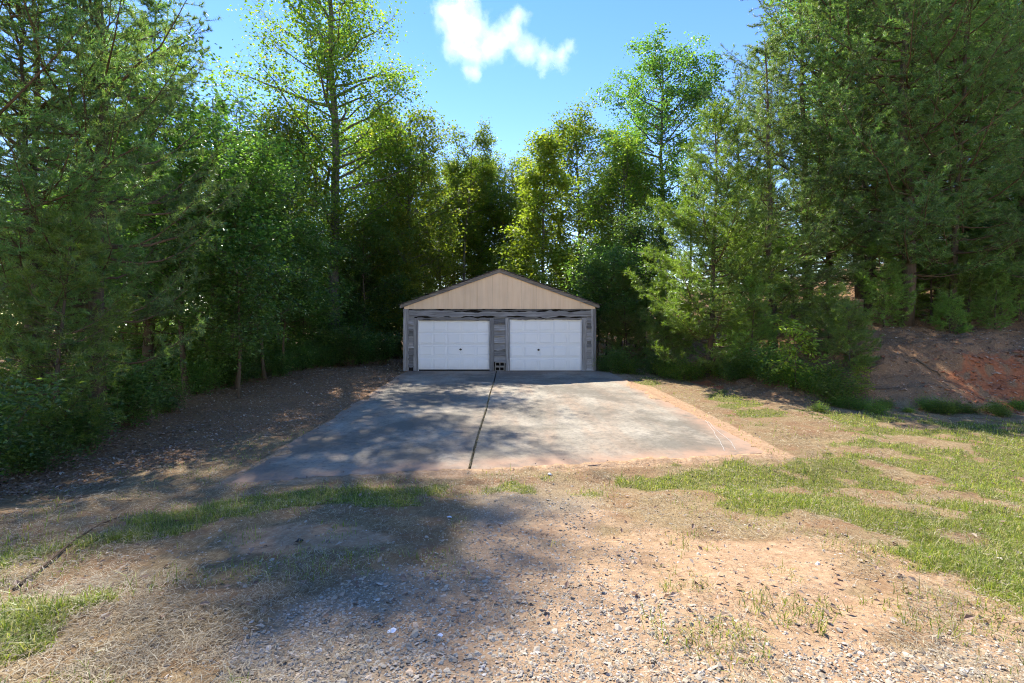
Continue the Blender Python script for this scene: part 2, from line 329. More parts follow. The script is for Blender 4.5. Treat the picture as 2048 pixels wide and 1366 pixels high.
def pour(xa, xb, ragged_seed):
    nu, nv = 26, 70
    u = np.linspace(0, 1, nu); v = np.linspace(0, 1, nv); Vv, U = np.meshgrid(v, u, indexing='ij')
    Yf = 0
    Yb = 18.93
    # solve front per column, then edge per row
    Xf = xa(6.5) + (xb(7.0) - xa(6.5)) * U
    Yfr = slab_front(Xf) + 0.16 * (fbm(Xf * 1.6, Xf * 0 + ragged_seed, 5, 4) - .5)
    Y = Yfr + (Yb - Yfr) * Vv ** 1.0
    A = xa(Y); B = xb(Y)
    X = A + (B - A) * U
    Zt = slab_z(Y) + 0.012 * (fbm(X * .5, Y * .5, 77, 2) - .5)
    n = nu * nv; top = np.stack([X, Y, Zt], -1).reshape(-1, 3); bot = top - np.array([0, 0, .12])
    I = np.arange(n).reshape(nv, nu)
    Ft = np.stack([I[:-1, :-1], I[:-1, 1:], I[1:, 1:], I[1:, :-1]], -1).reshape(-1, 4)
    ring = np.concatenate([I[0], I[1:, -1], I[-1, ::-1][1:], I[::-1, 0][1:-1]])
    r2 = np.roll(ring, -1); Fs = np.stack([ring, ring + n, r2 + n, r2], -1)
    e = np.maximum(sst(.75, .05, Y - Yfr), sst(.55, 0.0, slab_right(Y) - X) * sst(19, 15, Y)); e = np.maximum(e, .6 * sst(.35, 0, X - slab_left(Y)))
    e = np.maximum(e, .35 * sst(17.0, 18.8, Y))
    e = np.concatenate([e.ravel(), e.ravel()]); at = np.stack([e, e, e, np.ones_like(e)], -1)
    return make_mesh('concrete_slab', np.concatenate([top, bot]), [Ft, Fs], M['concrete'], False, {'edge_stain': at})
obj('concrete_slab', pour(slab_left, lambda Y: np.asarray(Y) * 0 + SEAM - 0.02 + 0.01 * np.sin(np.asarray(Y) * 1.3), 3), drive)
obj('concrete_slab', pour(lambda Y: np.asarray(Y) * 0 + SEAM + 0.02 + 0.01 * np.sin(np.asarray(Y) * 1.3), slab_right, 8), drive)
m, nt, out = new_mat('white_lime'); principled(nt, out, (0.55, 0.52, 0.47), .8); M['lime'] = m
for pts in ([(1408, 838), (1426, 862), (1440, 884), (1450, 906)], [(1412, 840), (1436, 864), (1462, 884), (1472, 904)]):
    w = []
    for (a, b), (c_, d_) in zip(pts[:-1], pts[1:]):
        for t in np.linspace(0, 1, 7)[:-1]:
            py = b + (d_ - b) * t; px = a + (c_ - a) * t + 1.2 * random.uniform(-1, 1)
            k = (py - 660) / F_PX; Yq = (CAM_Z + .027 * 18.9) / (k + .027); w.append(((px - 1024) / F_PX * Yq, Yq, slab_z(Yq) + .010))
    w = np.array(w); s = np.array([.003, 0.001, 0]); mb = MB(); n = len(w)
    mb.add(np.concatenate([w - s, w + s]), [(i, n + i, n + i + 1, i + 1) for i in range(n - 1)])
    obj('lime_trace', mb.mesh('lime_trace', M['lime']), drive)

# ------------------------------------------------------------------ garage
def wood_mat(name, dark, mid, light, axis='x', tint=None, tf=.3):
    m, nt, out = new_mat(name)
    sc = (1.2, 18, 26) if axis == 'x' else (26, 18, 1.2)
    oi = nt.nodes.new('ShaderNodeObjectInfo')
    v = mapped(nt, sc)
    ad = nt.nodes.new('ShaderNodeVectorMath'); ad.operation = 'ADD'; nt.links.new(v, ad.inputs[0])
    cb = nt.nodes.new('ShaderNodeCombineXYZ'); r40 = math_n(nt, 'MULTIPLY', oi.outputs['Random'], 40)
    for i in range(3): nt.links.new(r40, cb.inputs[i])
    nt.links.new(cb.outputs[0], ad.inputs[1])
    n = noise(nt, ad.outputs[0], 1.0, 6, .68, dist=.8); n2 = noise(nt, mapped(nt), 2.3, 4, .6)
    c = ramp(nt, n, [(0.28, dark), (0.5, mid), (0.75, light)])
    if tint: c = mixc(nt, math_n(nt, 'MULTIPLY', n2, tf * 2), c, tint)
    hs = nt.nodes.new('ShaderNodeHueSaturation'); nt.links.new(c, hs.inputs['Color']); nt.links.new(math_n(nt, 'MULTIPLY_ADD', oi.outputs['Random'], 1.0, .6), hs.inputs['Value'])
    principled(nt, out, hs.outputs[0], 0.85, bump(nt, n, 0.6, 0.006), 0.2); return m
M['barnwood'] = wood_mat('weathered_grey_wood', (0.07, 0.068, 0.066), (0.20, 0.198, 0.195), (0.42, 0.41, 0.395), 'x', (0.15, 0.12, 0.095), .2)
M['barnwood_v'] = wood_mat('weathered_grey_post', (0.07, 0.068, 0.066), (0.20, 0.198, 0.195), (0.40, 0.39, 0.375), 'z', (0.14, 0.11, 0.085), .2)
M['raked'] = wood_mat('weathered_rake_board', (0.07, 0.06, 0.05), (0.2, 0.175, 0.15), (0.36, 0.32, 0.27), 'x')
# tan painted plywood siding
m, nt, out = new_mat('tan_painted_siding')
oi = nt.nodes.new('ShaderNodeObjectInfo'); n = noise(nt, mapped(nt, (14, 14, .8)), 1, 5, .6); n2 = noise(nt, mapped(nt), 1.1, 4)
c = ramp(nt, n, [(.25, (0.76, 0.53, 0.33)), (.7, (0.84, 0.62, 0.41))]); c = mixc(nt, ramp(nt, n2, [(.5, (0, 0, 0)), (.75, (.35, .35, .35))]), c, (0.58, 0.43, 0.30))
hs = nt.nodes.new('ShaderNodeHueSaturation'); nt.links.new(c, hs.inputs['Color']); nt.links.new(math_n(nt, 'MULTIPLY_ADD', oi.outputs['Random'], .1, .95), hs.inputs['Value'])
principled(nt, out, hs.outputs[0], .8, bump(nt, n, .08, .003), .2); M['tan'] = m
m, nt, out = new_mat('door_white_enamel')
geo = nt.nodes.new('ShaderNodeNewGeometry'); sx = nt.nodes.new('ShaderNodeSeparateXYZ'); nt.links.new(geo.outputs['Position'], sx.inputs[0])
dirt = math_n(nt, 'MULTIPLY', ramp(nt, sx.outputs[2], [(0.0, (1, 1, 1)), (0.5, (0.12, 0.12, 0.12))]), noise(nt, mapped(nt, (9, 9, 1.5)), 1, 6, .7))
c = mixc(nt, math_n(nt, 'MULTIPLY', dirt, .55), (0.80, 0.80, 0.79), (0.46, 0.38, 0.29))
principled(nt, out, c, .42, bump(nt, noise(nt, mapped(nt, (1, 1, 1)), 3, 3), .04, .01), .45); M['door'] = m
m, nt, out = new_mat('shingle_grey'); oi = nt.nodes.new('ShaderNodeObjectInfo'); n = noise(nt, mapped(nt), 40, 4, .7)
c = mixc(nt, oi.outputs['Random'], ramp(nt, n, [(.3, (0.045, 0.04, 0.036)), (.7, (0.13, 0.118, 0.105))]), ramp(nt, n, [(.3, (0.09, 0.08, 0.068)), (.7, (0.2, 0.175, 0.15))]))
principled(nt, out, c, .95, bump(nt, n, .5, .004), .1); M['shingle'] = m
m, nt, out = new_mat('dark_gap'); principled(nt, out, (0.02, 0.018, 0.016), .9, None, .1); M['dark'] = m
m, nt, out = new_mat('black_iron'); principled(nt, out, (0.025, 0.023, 0.022), .5, None, .5); M['iron'] = m
m, nt, out = new_mat('cinder_concrete'); n = noise(nt, mapped(nt), 30, 5, .7)
principled(nt, out, ramp(nt, n, [(.3, (0.15, 0.13, 0.105)), (.7, (0.33, 0.30, 0.255))]), .95, bump(nt, n, .6, .01), .1); M['cinder'] = m

GXO, GYO = -0.51, 18.9
gar = obj('garage', None, loc=(GXO, GYO, 0), label='weathered grey wood garage with tan gable and two white doors at driveway end', cat='garage')
rng = np.random.default_rng(3)
DEPTH = 7.3; HW = 3.97
def waney(x0, x1, z0, z1, y, th, amp, seed, step=.12, lo=True, hi=True, tilt=0.0):
    """horizontal live-edge board: wavy top and/or bottom edge"""
    n = max(4, int((x1 - x0) / step)); xs = np.linspace(x0, x1, n)
    w = lambda s: (fbm(xs * 2.3 + seed * 3.1, xs * 0 + s, seed, 4) - .5) * 2 * amp
    zb = z0 + (w(1.5) if lo else 0); zt = z1 + (w(9.5) if hi else 0)
    zb = np.full(n, zb) if np.ndim(zb) == 0 else zb; zt = np.full(n, zt) if np.ndim(zt) == 0 else zt
    yb = y - tilt
    V = np.concatenate([np.stack([xs, xs * 0 + yb - th, zb], -1), np.stack([xs, xs * 0 + y - th, zt], -1), np.stack([xs, xs * 0 + yb, zb], -1), np.stack([xs, xs * 0 + y, zt], -1)])
    i = np.arange(n - 1); F = np.concatenate([np.stack([i, i + 1, n + i + 1, n + i], -1), np.stack([2 * n + i + 1, 2 * n + i, 3 * n + i, 3 * n + i + 1], -1),
        np.stack([n + i, n + i + 1, 3 * n + i + 1, 3 * n + i], -1), np.stack([i + 1, i, 2 * n + i, 2 * n + i + 1], -1),
        [[0, n, 3 * n, 2 * n], [n - 1, 3 * n - 1, 4 * n - 1, 2 * n - 1]]])
    mb = MB(); mb.add(V, F); return mb
def vboard(x0, x1, z0, z1, y, th, amp, seed):
    n = 14; zs = np.linspace(z0, z1, n); w = lambda s: (fbm(zs * 1.7 + seed, zs * 0 + s, seed, 3) - .5) * 2 * amp
    xa = x0 + w(2.5); xb = x1 + w(7.5)
    V = np.concatenate([np.stack([xa, xa * 0 + y - th, zs], -1), np.stack([xb, xa * 0 + y - th, zs], -1), np.stack([xa, xa * 0 + y, zs], -1), np.stack([xb, xa * 0 + y, zs], -1)])
    i = np.arange(n - 1); F = np.concatenate([np.stack([i, n + i, n + i + 1, i + 1], -1), np.stack([n + i, 3 * n + i, 3 * n + i + 1, n + i + 1], -1), np.stack([2 * n + i, i, i + 1, 2 * n + i + 1], -1),
        np.stack([3 * n + i, 2 * n + i, 2 * n + i + 1, 3 * n + i + 1], -1), [[0, 2 * n, 3 * n, n], [n - 1, 2 * n - 1, 4 * n - 1, 3 * n - 1]]])
    mb = MB(); mb.add(V, F); return mb
# body behind the boards: side and back walls and front sheathing in the piers
b = MB()
b.box(-HW, -HW + .1, 0.06, DEPTH, -.1, 2.7); b.box(HW - .1, HW, 0.06, DEPTH, -.1, 2.7); b.box(-HW + .1, HW - .1, DEPTH - .1, DEPTH, -.1, 2.7)
b.add([(-HW, DEPTH, 2.7), (HW, DEPTH, 2.7), (0, DEPTH, 4.1)], [(0, 1, 2)])
obj('wall', b.mesh('wall', M['barnwood_v']), gar)
b = MB(); b.box(-HW + .1, -3.40, 0.06, .14, -.1, 2.6); b.box(-.40, .40, 0.06, .14, -.1, 2.6); b.box(3.43, HW - .1, 0.06, .14, -.1, 2.6); b.box(-3.40, -.40, .06, .14, 2.16, 2.6); b.box(.40, 3.43, .06, .14, 2.16, 2.6)
obj('front_sheathing', b.mesh('front_sheathing', M['dark']), gar)
b = MB(); b.box(-HW + .1, HW - .1, .14, DEPTH - .1, -.1, -.012); obj('floor_slab', b.mesh('floor_slab', M['concrete']), gar)
# gable planks (grooved siding), each clipped by the roof line
sl_ = (4.16 - 2.72) / 3.98
xs = np.arange(-3.96, 3.961, 0.2031); gable_z0 = 2.575
b = MB(); b.add([(-3.9, .05, 2.6), (3.9, .05, 2.6), (3.9, .05, 2.74), (0, .05, 4.14), (-3.9, .05, 2.74)], [(0, 1, 2, 3, 4)]); obj('gable_backing', b.mesh('gable_backing', M['dark']), gar)
for i, (xa, xb) in enumerate(zip(xs[:-1], xs[1:])):
    g = .004 if i % 3 == 0 else .0003
    xa_, xb_ = xa + g, xb - .0003
    za, zb = 4.16 - sl_ * abs(xa_), 4.16 - sl_ * abs(xb_)
    y0, y1 = -.042 - rng.uniform(0, .0012), .0
    zl = gable_z0 + rng.uniform(-.004, .004)
    V = [(xa_, y0, zl), (xb_, y0, zl), (xb_, y0, zb), (xa_, y0, za), (xa_, y1, zl), (xb_, y1, zl), (xb_, y1, zb), (xa_, y1, za)]
    mb = MB(); mb.add(V, [(0, 1, 2, 3), (4, 7, 6, 5), (0, 4, 5, 1), (3, 2, 6, 7), (0, 3, 7, 4), (1, 5, 6, 2)])
    obj('gable_plank', mb.mesh('gable_plank', M['tan']), gar)
# header of live-edge boards
for x0, x1, z0, z1, y, seed in ((-3.78, 3.80, 2.505, 2.572, .03, 5), (-3.76, 3.79, 2.265, 2.475, .0, 11), (-3.42, -.2, 2.12, 2.225, .035, 21), (-.22, 3.62, 2.14, 2.235, .033, 29)):
    obj('header_board', waney(x0, x1, z0, z1, y, .03, .10, seed, .06).mesh('header_board', M['barnwood']), gar)
# piers: posts and lapped slabs between them
for x0, x1, y, s in ((-3.99, -3.87, -.02, 2), (-3.875, -3.775, 0.012, 31), (-3.575, -3.475, -.005, 3), (-3.475, -3.385, .01, 33), (-.415, -.235, -.012, 4), (.245, .395, -.016, 5), (3.43, 3.525, -.004, 6), (3.53, 3.63, .012, 36), (3.79, 3.895, .01, 7), (3.885, 3.99, -.02, 37)):
    top = 2.575 if abs(x0) > 3.7 else 2.2
    obj('post_board', vboard(x0, x1, 0.01, top, y, .035, .014, s).mesh('post_board', M['barnwood_v']), gar)
for (x0, x1, zb0, nlap) in ((-3.80, -3.55, .2, 8), (-.26, .27, .4, 7), (3.6, 3.81, .05, 9)):
    hstep = (2.24 - zb0) / nlap
    for k in range(nlap):
        z0 = zb0 + k * hstep + rng.uniform(-.02, .02)
        obj('lap_board', waney(x0, x1, z0 - .03, z0 + hstep + .02, .045, .024, .10, 50 + k * 7 + int(x0 * 10), .05, True, False, .055 + rng.uniform(0, .025)).mesh('lap_board', M['barnwood']), gar)
b = MB(); b.box(-3.78, -3.56, 0.0, .05, 0.01, .19); obj('sill_board', b.mesh('sill_board', M['dark']), gar)
b = MB(); b.box(-.25, .25, .03, .058, .0, .40); obj('sill_board', b.mesh('sill_board', M['dark']), gar)
# roll-up doors
def garage_door(xa, xb, z0, zt, knob, tilt):
    d = obj('garage_door', None, gar, (xa, .08, z0))
    w = xb - xa; n = 4; hh = (zt - z0) / n; pw = w / 5
    sb = MB()
    ys = [(0, .012, -.0), (0.004, 0, 0)]
    sb.box(0, w, 0, .045, .002, hh - .002)
    sm = sb.mesh('door_section', M['door'])
    # raised panel: groove ring + bevelled field
    pm = MB(); a, c2 = pw * .93, hh * .80
    def ring(ax, az, y): return [(-ax / 2, y, -az / 2), (ax / 2, y, -az / 2), (ax / 2, y, az / 2), (-ax / 2, y, az / 2)]
    V = ring(a, c2, 0.001) + ring(a - .012, c2 - .012, -.012) + ring(a - .05, c2 - .05, -.012) + ring(a - .066, c2 - .066, -.002) + ring(a - .11, c2 - .11, -.012)
    Fq = []
    for r in range(4):
        for k in range(4): Fq.append((r * 4 + k, r * 4 + (k + 1) % 4, r * 4 + 4 + (k + 1) % 4, r * 4 + 4 + k))
    Fq.append((16, 17, 18, 19)); pm.add(V, Fq); pmesh = pm.mesh('raised_panel', M['door'])
    for r in range(n):
        obj('door_section', sm, d, (0, rng.uniform(0, .004), r * hh), rot=(0, tilt * .2, 0))
        for k in range(5): obj('raised_panel', pmesh, d, (pw * (k + .5), 0, r * hh + hh * .5))
    kb = MB(); kx = w * knob; a = np.linspace(0, 2 * np.pi, 13)[:-1]
    tube(kb, [(kx, .0, hh * 1.62), (kx, -.02, hh * 1.62), (kx, -.022, hh * 1.62)], [.045, .045, .02], 12)
    kb.box(kx - .055, kx + .055, -.05, -.022, hh * 1.62 - .014, hh * 1.62 + .014)
    obj('lock_handle', kb.mesh('lock_handle', M['iron']), d)
    sb = MB(); sb.box(0.01, w - .01, .004, .04, -max(z0 - .002, .01), 0.003); obj('bottom_seal', sb.mesh('bottom_seal', M['dark']), d)
    return d
garage_door(-3.385, -.415, .055, 2.12, .59, 0)
garage_door(.41, 3.425, .012, 2.14, .40, 0)
b = MB(); b.box(-3.405, -3.375, -.02, .055, .0, 2.12); obj('door_stop', b.mesh('door_stop', M['door']), gar)
b = MB(); b.box(-3.375, -.40, -.01, .05, 2.095, 2.125); obj('door_stop', b.mesh('door_stop', M['barnwood']), gar)
# roof
rs = (4.24 - 2.76) / 4.1
roof = obj('roof', None, gar)
for s in (-1, 1):
    b = MB(); xe = s * 4.11; ze = 4.25 - rs * 4.11
    ya, yb = -.13, DEPTH + .15
    V = [(0, ya, 4.22), (xe, ya, ze - .03), (xe, ya, ze - .055), (0, ya, 4.195)]; V += [(x, yb, z) for x, _, z in V]
    b.add(V, [(0, 1, 2, 3), (4, 7, 6, 5), (0, 4, 5, 1), (3, 2, 6, 7), (1, 5, 6, 2)])
    obj('roof_deck', b.mesh('roof_deck', M['raked']), roof)
    # rake board under the deck edge, a little wavy
    n = 40; xx = np.linspace(0.0, s * 4.09, n); zt = 4.196 - rs * np.abs(xx); zb = zt - .115 - .02 * (fbm(xx * 3, xx * 0, 5 + s, 3) - .5)
    V = np.concatenate([np.stack([xx, xx * 0 - .105, zb], -1), np.stack([xx, xx * 0 - .105, zt], -1), np.stack([xx, xx * 0 - .065, zb], -1), np.stack([xx, xx * 0 - .065, zt], -1)])
    i = np.arange(n - 1); q = [np.stack([i, i + 1, n + i + 1, n + i], -1), np.stack([2 * n + i, 3 * n + i, 3 * n + i + 1, 2 * n + i + 1], -1), np.stack([i, 2 * n + i, 2 * n + i + 1, i + 1], -1), [[n - 1, 3 * n - 1, 4 * n - 1, 2 * n - 1]]]
    mb = MB(); mb.add(V, np.concatenate(q)); obj('rake_board', mb.mesh('rake_board', M['raked']), roof)
    # shingles: ragged edge courses one by one; the roof behind them as a stepped sheet
    cours = 30; L = 4.16 / math.cos(math.atan(rs)); st = L / cours; nrm = np.array([s * math.sin(math.atan(rs)), 0, math.cos(math.atan(rs))]); dn = np.array([s * math.cos(math.atan(rs)), 0, -math.sin(math.atan(rs))])
    o0 = np.array([0, 0, 4.225])
    shm = MB()
    for k in range(cours):
        for j, y0 in enumerate(np.arange(0.30, DEPTH + .1, .9)):
            p = o0 + dn * (k * st) ; p[1] = y0 + .008
            a = [p - dn * .02 + nrm * .004, p + dn * (st + .03) + nrm * .018]
            V = []
            for q in a:
                for dy in (0, .885): V += [q + np.array([0, dy, 0]), q + np.array([0, dy, 0]) + nrm * .008]
            shm.add(V, [(1, 5, 7, 3), (4, 6, 7, 5), (0, 1, 3, 2), (0, 4, 5, 1), (2, 3, 7, 6)])
        yy = -.16 + rng.uniform(-.035, .03); lift = .010 + rng.uniform(0, .06) * (rng.random() < .5)
        p = o0 + dn * (k * st + rng.uniform(-.01, .01)); hh = .45
        V = []
        for q, up in ((p - dn * .02, .004), (p + dn * (st + rng.uniform(.01, .05)), lift + .012)):
            for yq in (yy, .30):
                w_ = q + nrm * up; w_ = np.array([w_[0], yq, w_[2]]); V += [w_, w_ + nrm * .011]
        mb = MB(); mb.add(V, [(1, 5, 7, 3), (4, 6, 7, 5), (0, 1, 3, 2), (0, 4, 5, 1), (2, 3, 7, 6), (0, 2, 6, 4)])
        obj('shingle', mb.mesh('shingle', M['shingle']), roof)
    o = obj('shingle_courses', shm.mesh('shingle_courses', M['shingle']), roof); o['kind'] = 'stuff'
    b = MB(); b.box(min(s * 4.08, s * 4.12), max(s * 4.08, s * 4.12), -.12, DEPTH + .1, ze - .16, ze - .058); obj('eave_board', b.mesh('eave_board', M['raked']), roof)
    b = MB(); b.box(min(s * 3.98, s * 4.08), max(s * 3.98, s * 4.08), -.06, DEPTH, ze - .14, ze - .12); obj('soffit', b.mesh('soffit', M['raked']), roof)
# cinder blocks leaning on the centre pier
for k, lab in enumerate(('lower grey hollow concrete block standing between the two white doors', 'upper grey hollow concrete block stacked on another between the white doors')):
    mb = MB(); w, hh_, dd = .40, .19, .16
    o_ = [(-w / 2, 0), (w / 2, 0), (w / 2, hh_), (-w / 2, hh_)]
    h1 = [(-.165, .032), (-.018, .032), (-.018, .158), (-.165, .158)]; h2 = [(.018, .032), (.165, .032), (.165, .158), (.018, .158)]
    V = [(x, y, z) for y in (0, dd) for (x, z) in o_ + h1 + h2] + [(0, y, z) for y in (0, dd) for z in (0, hh_)]
    Fq = []
    f0 = [(0, 24, 5, 4), (24, 25, 6, 5), (25, 3, 7, 6), (3, 0, 4, 7), (24, 1, 9, 8), (1, 2, 10, 9), (2, 25, 11, 10), (25, 24, 8, 11)]
    Fq += f0
    Fq += [tuple((26 if a == 24 else 27 if a == 25 else a + 12) for a in q[::-1]) for q in f0]
    for base in (4, 8):
        for q in range(4):
            a, b_ = base + q, base + (q + 1) % 4; Fq.append((a, b_, b_ + 12, a + 12))
    for a, b_ in ((0, 1), (1, 2), (2, 3), (3, 0)): Fq.append((b_, a, a + 12, b_ + 12))
    mb.add(V, Fq)
    obj('concrete_block', mb.mesh('concrete_block', M['cinder']), None, (GXO + .0 + .012 * k, GYO - .19, slab_z(GYO - .19) + .008 + k * .192), rot=(0, 0, .02 * (k * 2 - 1)), label=lab, cat='concrete block', group='blocks between the garage doors')

# ------------------------------------------------------------------ vegetation builders
def leaf_quads(Pp, L, Wd, rng, up=1.0, droop=.25):
    n = len(Pp); a = rng.uniform(0, 2 * np.pi, n)
    d = np.stack([np.cos(a), np.sin(a), rng.normal(-droop, .35, n)], -1); d = unit(d)
    nn = unit(np.stack([rng.normal(0, .6, n), rng.normal(0, .6, n), np.full(n, up)], -1)); s = unit(np.cross(d, nn)); nn = np.cross(s, d)
    L = np.asarray(L).reshape(-1, 1) * rng.uniform(.65, 1.25, (n, 1)); Wd = L * Wd
    m_ = Pp + d * L * .45 + nn * L * .10
    V = np.stack([Pp, m_ + s * Wd * .5, Pp + d * L - nn * L * .05, m_ - s * Wd * .5], 1).reshape(-1, 3)
    return V, np.arange(n * 4).reshape(n, 4)
def needles(P0, P1, per, ln, wd, rng):
    n = len(P0); k = rng.uniform(0.0, 1.0, (n, per, 1)); D = unit(P1 - P0)[:, None]
    base = P0[:, None] + (P1 - P0)[:, None] * k
    r = unit(rng.normal(0, 1, (n, per, 3))); d = unit(D * rng.uniform(.35, 1.0, (n, per, 1)) + r * .8 + np.array([0, 0, .12]))
    s = unit(np.cross(d, rng.normal(0, 1, (n, per, 3)))); L = ln * rng.uniform(.7, 1.2, (n, per, 1))
    V = np.stack([base - s * wd * .5, base + s * wd * .5, base + d * L], 2).reshape(-1, 3)
    return V, np.arange(n * per * 3).reshape(-1, 3)
def trunk_line(H, lean, rng, n=10):
    t = np.linspace(0, 1, n); a = rng.uniform(0, 6.28); w = np.cumsum(rng.normal(0, .012 * H, (n, 2)), 0) * .35
    w -= w[0]
    return np.stack([w[:, 0] + lean * H * t * math.cos(a), w[:, 1] + lean * H * t * math.sin(a), H * t], -1)
def at_h(T, t):
    k = t * (len(T) - 1); i = np.clip(int(k), 0, len(T) - 2); return T[i] + (T[i + 1] - T[i]) * (k - i)
def prisms(mb, A, B, ra, rb):
    """thin three sided twigs, all at once"""
    A = np.asarray(A); B = np.asarray(B); n = len(A); D = unit(B - A); s = unit(np.cross(D, np.array([.3, .2, .93]))); q = np.cross(D, s)
    V = []
    for P_, r in ((A, ra), (B, rb)):
        for a in (0, 2.094, 4.189): V.append(P_ + (s * math.cos(a) + q * math.sin(a)) * r)
    V = np.stack(V, 1).reshape(-1, 3); o = np.arange(n)[:, None] * 6
    F_ = np.concatenate([o + np.array(f) for f in ((0, 1, 4, 3), (1, 2, 5, 4), (2, 0, 3, 5))])
    mb.add(V, F_)
def pine(H, base, spread, seed, mat='needle', r0=None, per=34, dens=1.0, ln=.095, wd=.010, conic=True, upc=.35, dead=True, step=.42, hollow=.22):
    rng = np.random.default_rng(seed); T = trunk_line(H, .02, rng); r0 = r0 or H * .013
    tr = MB(); rr = np.linspace(r0, r0 * .12, len(T)); rr[0] *= 1.25; tube(tr, T, rr, 9)
    lb = MB(); S0, S1, B0, B1 = [], [], [], []
    z = base * H
    while z < H * .985:
        f = (z / H - base) / (1 - base)
        if conic: Lm = spread * (1.03 - f) ** .8 * min(1, .55 + f * 2.2)
        else: Lm = spread * math.sqrt(max(.03, 1 - (abs(f - .42) / .60) ** 2.2))
        for _ in range(rng.integers(3, 6)):
            a = rng.uniform(0, 6.28); L = Lm * rng.uniform(.55, 1.15); el = rng.uniform(-.05, .3) + f * .65
            h = np.array([math.cos(a), math.sin(a), 0]); p0 = at_h(T, min(1, (z + rng.uniform(-.1, .1)) / H))
            t = np.linspace(0, 1, 7); up = (np.sin(el) * t + upc * t ** 2 * .6 - .12 * np.sin(t * 3.14)) * L
            side = np.cross(h, [0, 0, 1]); wob = np.cumsum(rng.normal(0, .035, 7)) * L * .6
            Bp = p0 + h * (t * math.cos(el) * L)[:, None] + side * wob[:, None] + np.array([0, 0, 1.]) * up[:, None]
            tube(lb, Bp, np.linspace(max(.008, L * .012), .004, 7), 5, False)
            ns = max(4, int(L * 5.2 * dens))
            for k in range(ns):
                u = hollow + (1 - hollow) * (k + rng.random()) / ns; p = at_h(Bp, u); sgn = 1 if k % 2 else -1
                sl2 = (0.20 + .42 * L * (1.05 - u) * .9) * rng.uniform(.6, 1.2)
                sl2 = min(sl2, 1.1)
                d = unit(h * rng.uniform(.5, 1.0) + side * sgn * rng.uniform(.5, 1.1) + np.array([0, 0, rng.uniform(-.05, .55)]))
                nt_ = max(1, int(sl2 / .24)); q = p
                for s_ in range(nt_):
                    q2 = q + unit(d + rng.normal(0, .16, 3) + np.array([0, 0, .07])) * (sl2 / nt_)
                    S0.append(q); S1.append(q2)
                    if s_ > 0 or nt_ == 1:
                        for e in range(1 + (rng.random() < .6)):
                            d2 = unit(d + rng.normal(0, .65, 3) + np.array([0, 0, .3])); S0.append(q2); S1.append(q2 + d2 * rng.uniform(.1, .2))
                    q = q2
                B0.append(p); B1.append(q)
            S0.append(Bp[-2]); S1.append(Bp[-1])
        z += step * rng.uniform(.7, 1.3)
    if dead:
        z = .12 * H
        while z < base * H:
            a = rng.uniform(0, 6.28); L = rng.uniform(.3, 1.3); p0 = at_h(T, z / H); B0.append(p0); B1.append(p0 + np.array([math.cos(a) * L, math.sin(a) * L, rng.uniform(-.2, .25)])); z += rng.uniform(.12, .4)
    prisms(lb, B0, B1, .007, .003)
    V, Fc = needles(np.array(S0), np.array(S1), per, ln, wd, rng)
    return dict(trunk=tr.mesh('pine_trunk', M['bark_pine'], True), branches=lb.mesh('pine_branches', M['twig'], True), crown=make_mesh('pine_crown', V, Fc, M[mat]))
def broad(H, base, spread, seed, mat='leaf', r0=None, nl=42, ls=.12, per=26, rise=.75, shape='oval', cl=.42, bark='bark', lw=.72, nsub=7):
    rng = np.random.default_rng(seed); T = trunk_line(H, .025, rng, 12); r0 = r0 or H * .012
    tr = MB(); rr = np.linspace(1, .1, len(T)) ** .9 * r0; rr[0] *= 1.35; tube(tr, T, rr, 10)
    lb = MB(); C = []; A0, A1 = [], []
    for i in range(nl):
        f = (i + rng.random()) / nl; z = base * H + (1 - base) * H * f * .97
        if shape == 'oval': Lm = spread * math.sqrt(max(.05, 1 - (abs(f - .45) / .62) ** 2))
        elif shape == 'top': Lm = spread * (0.35 + .65 * math.sin(min(1, f * 1.1) * 2.6)) * (1 if f > .25 else .7)
        elif shape == 'spire': Lm = spread * min(1, (1.03 - f) * 1.75) * (.7 + .3 * min(1, f * 4))
        else: Lm = spread * (1.05 - f) ** .7
        a = i * 2.4 + rng.normal(0, .5); L = Lm * rng.uniform(.5, 1.15); el = rng.uniform(.15, .6) * rise + f * .45
        h = np.array([math.cos(a), math.sin(a), 0]); side = np.cross(h, [0, 0, 1]); p0 = at_h(T, z / H); t = np.linspace(0, 1, 6)
        Bp = p0 + h * (t * L * math.cos(el))[:, None] + side * (np.cumsum(rng.normal(0, .06, 6)) * L)[:, None] + np.array([0, 0, 1.]) * ((t * math.sin(el) + .12 * t * t) * L)[:, None]
        rb = max(.012, r0 * .32 * L / spread); tube(lb, Bp, np.linspace(rb, .005, 6), 5, False)
        for k in range(max(3, int(nsub * L / spread * 1.4))):
            u = .25 + .75 * rng.random() ** .8; p = at_h(Bp, u); d = unit(h * .6 + rng.normal(0, .65, 3) + np.array([0, 0, .25])); l2 = rng.uniform(.3, 1.0) * (.35 + .3 * L * .5)
            q = p + d * l2; A0.append(p); A1.append(q)
            for s_ in range(3):
                w = q + rng.normal(0, .32, 3) * cl * 1.3; C.append(w); A0.append(p + (q - p) * rng.uniform(.5, 1)); A1.append(w)
        C.append(Bp[-1])
    prisms(lb, A0, A1, .009, .003)
    C = np.array(C); n = len(C); sz = rng.uniform(.6, 1.3, (n, 1, 1))
    Pp = (C[:, None] + rng.normal(0, 1, (n, per, 3)) * np.array([.5, .5, .36]) * cl * sz).reshape(-1, 3)
    V, Fc = leaf_quads(Pp, np.full(len(Pp), ls), lw, rng, .9, .3)
    return dict(trunk=tr.mesh('tree_trunk', M[bark], True), branches=lb.mesh('tree_branches', M[bark], True), crown=make_mesh('tree_crown', V, Fc, M[mat]))
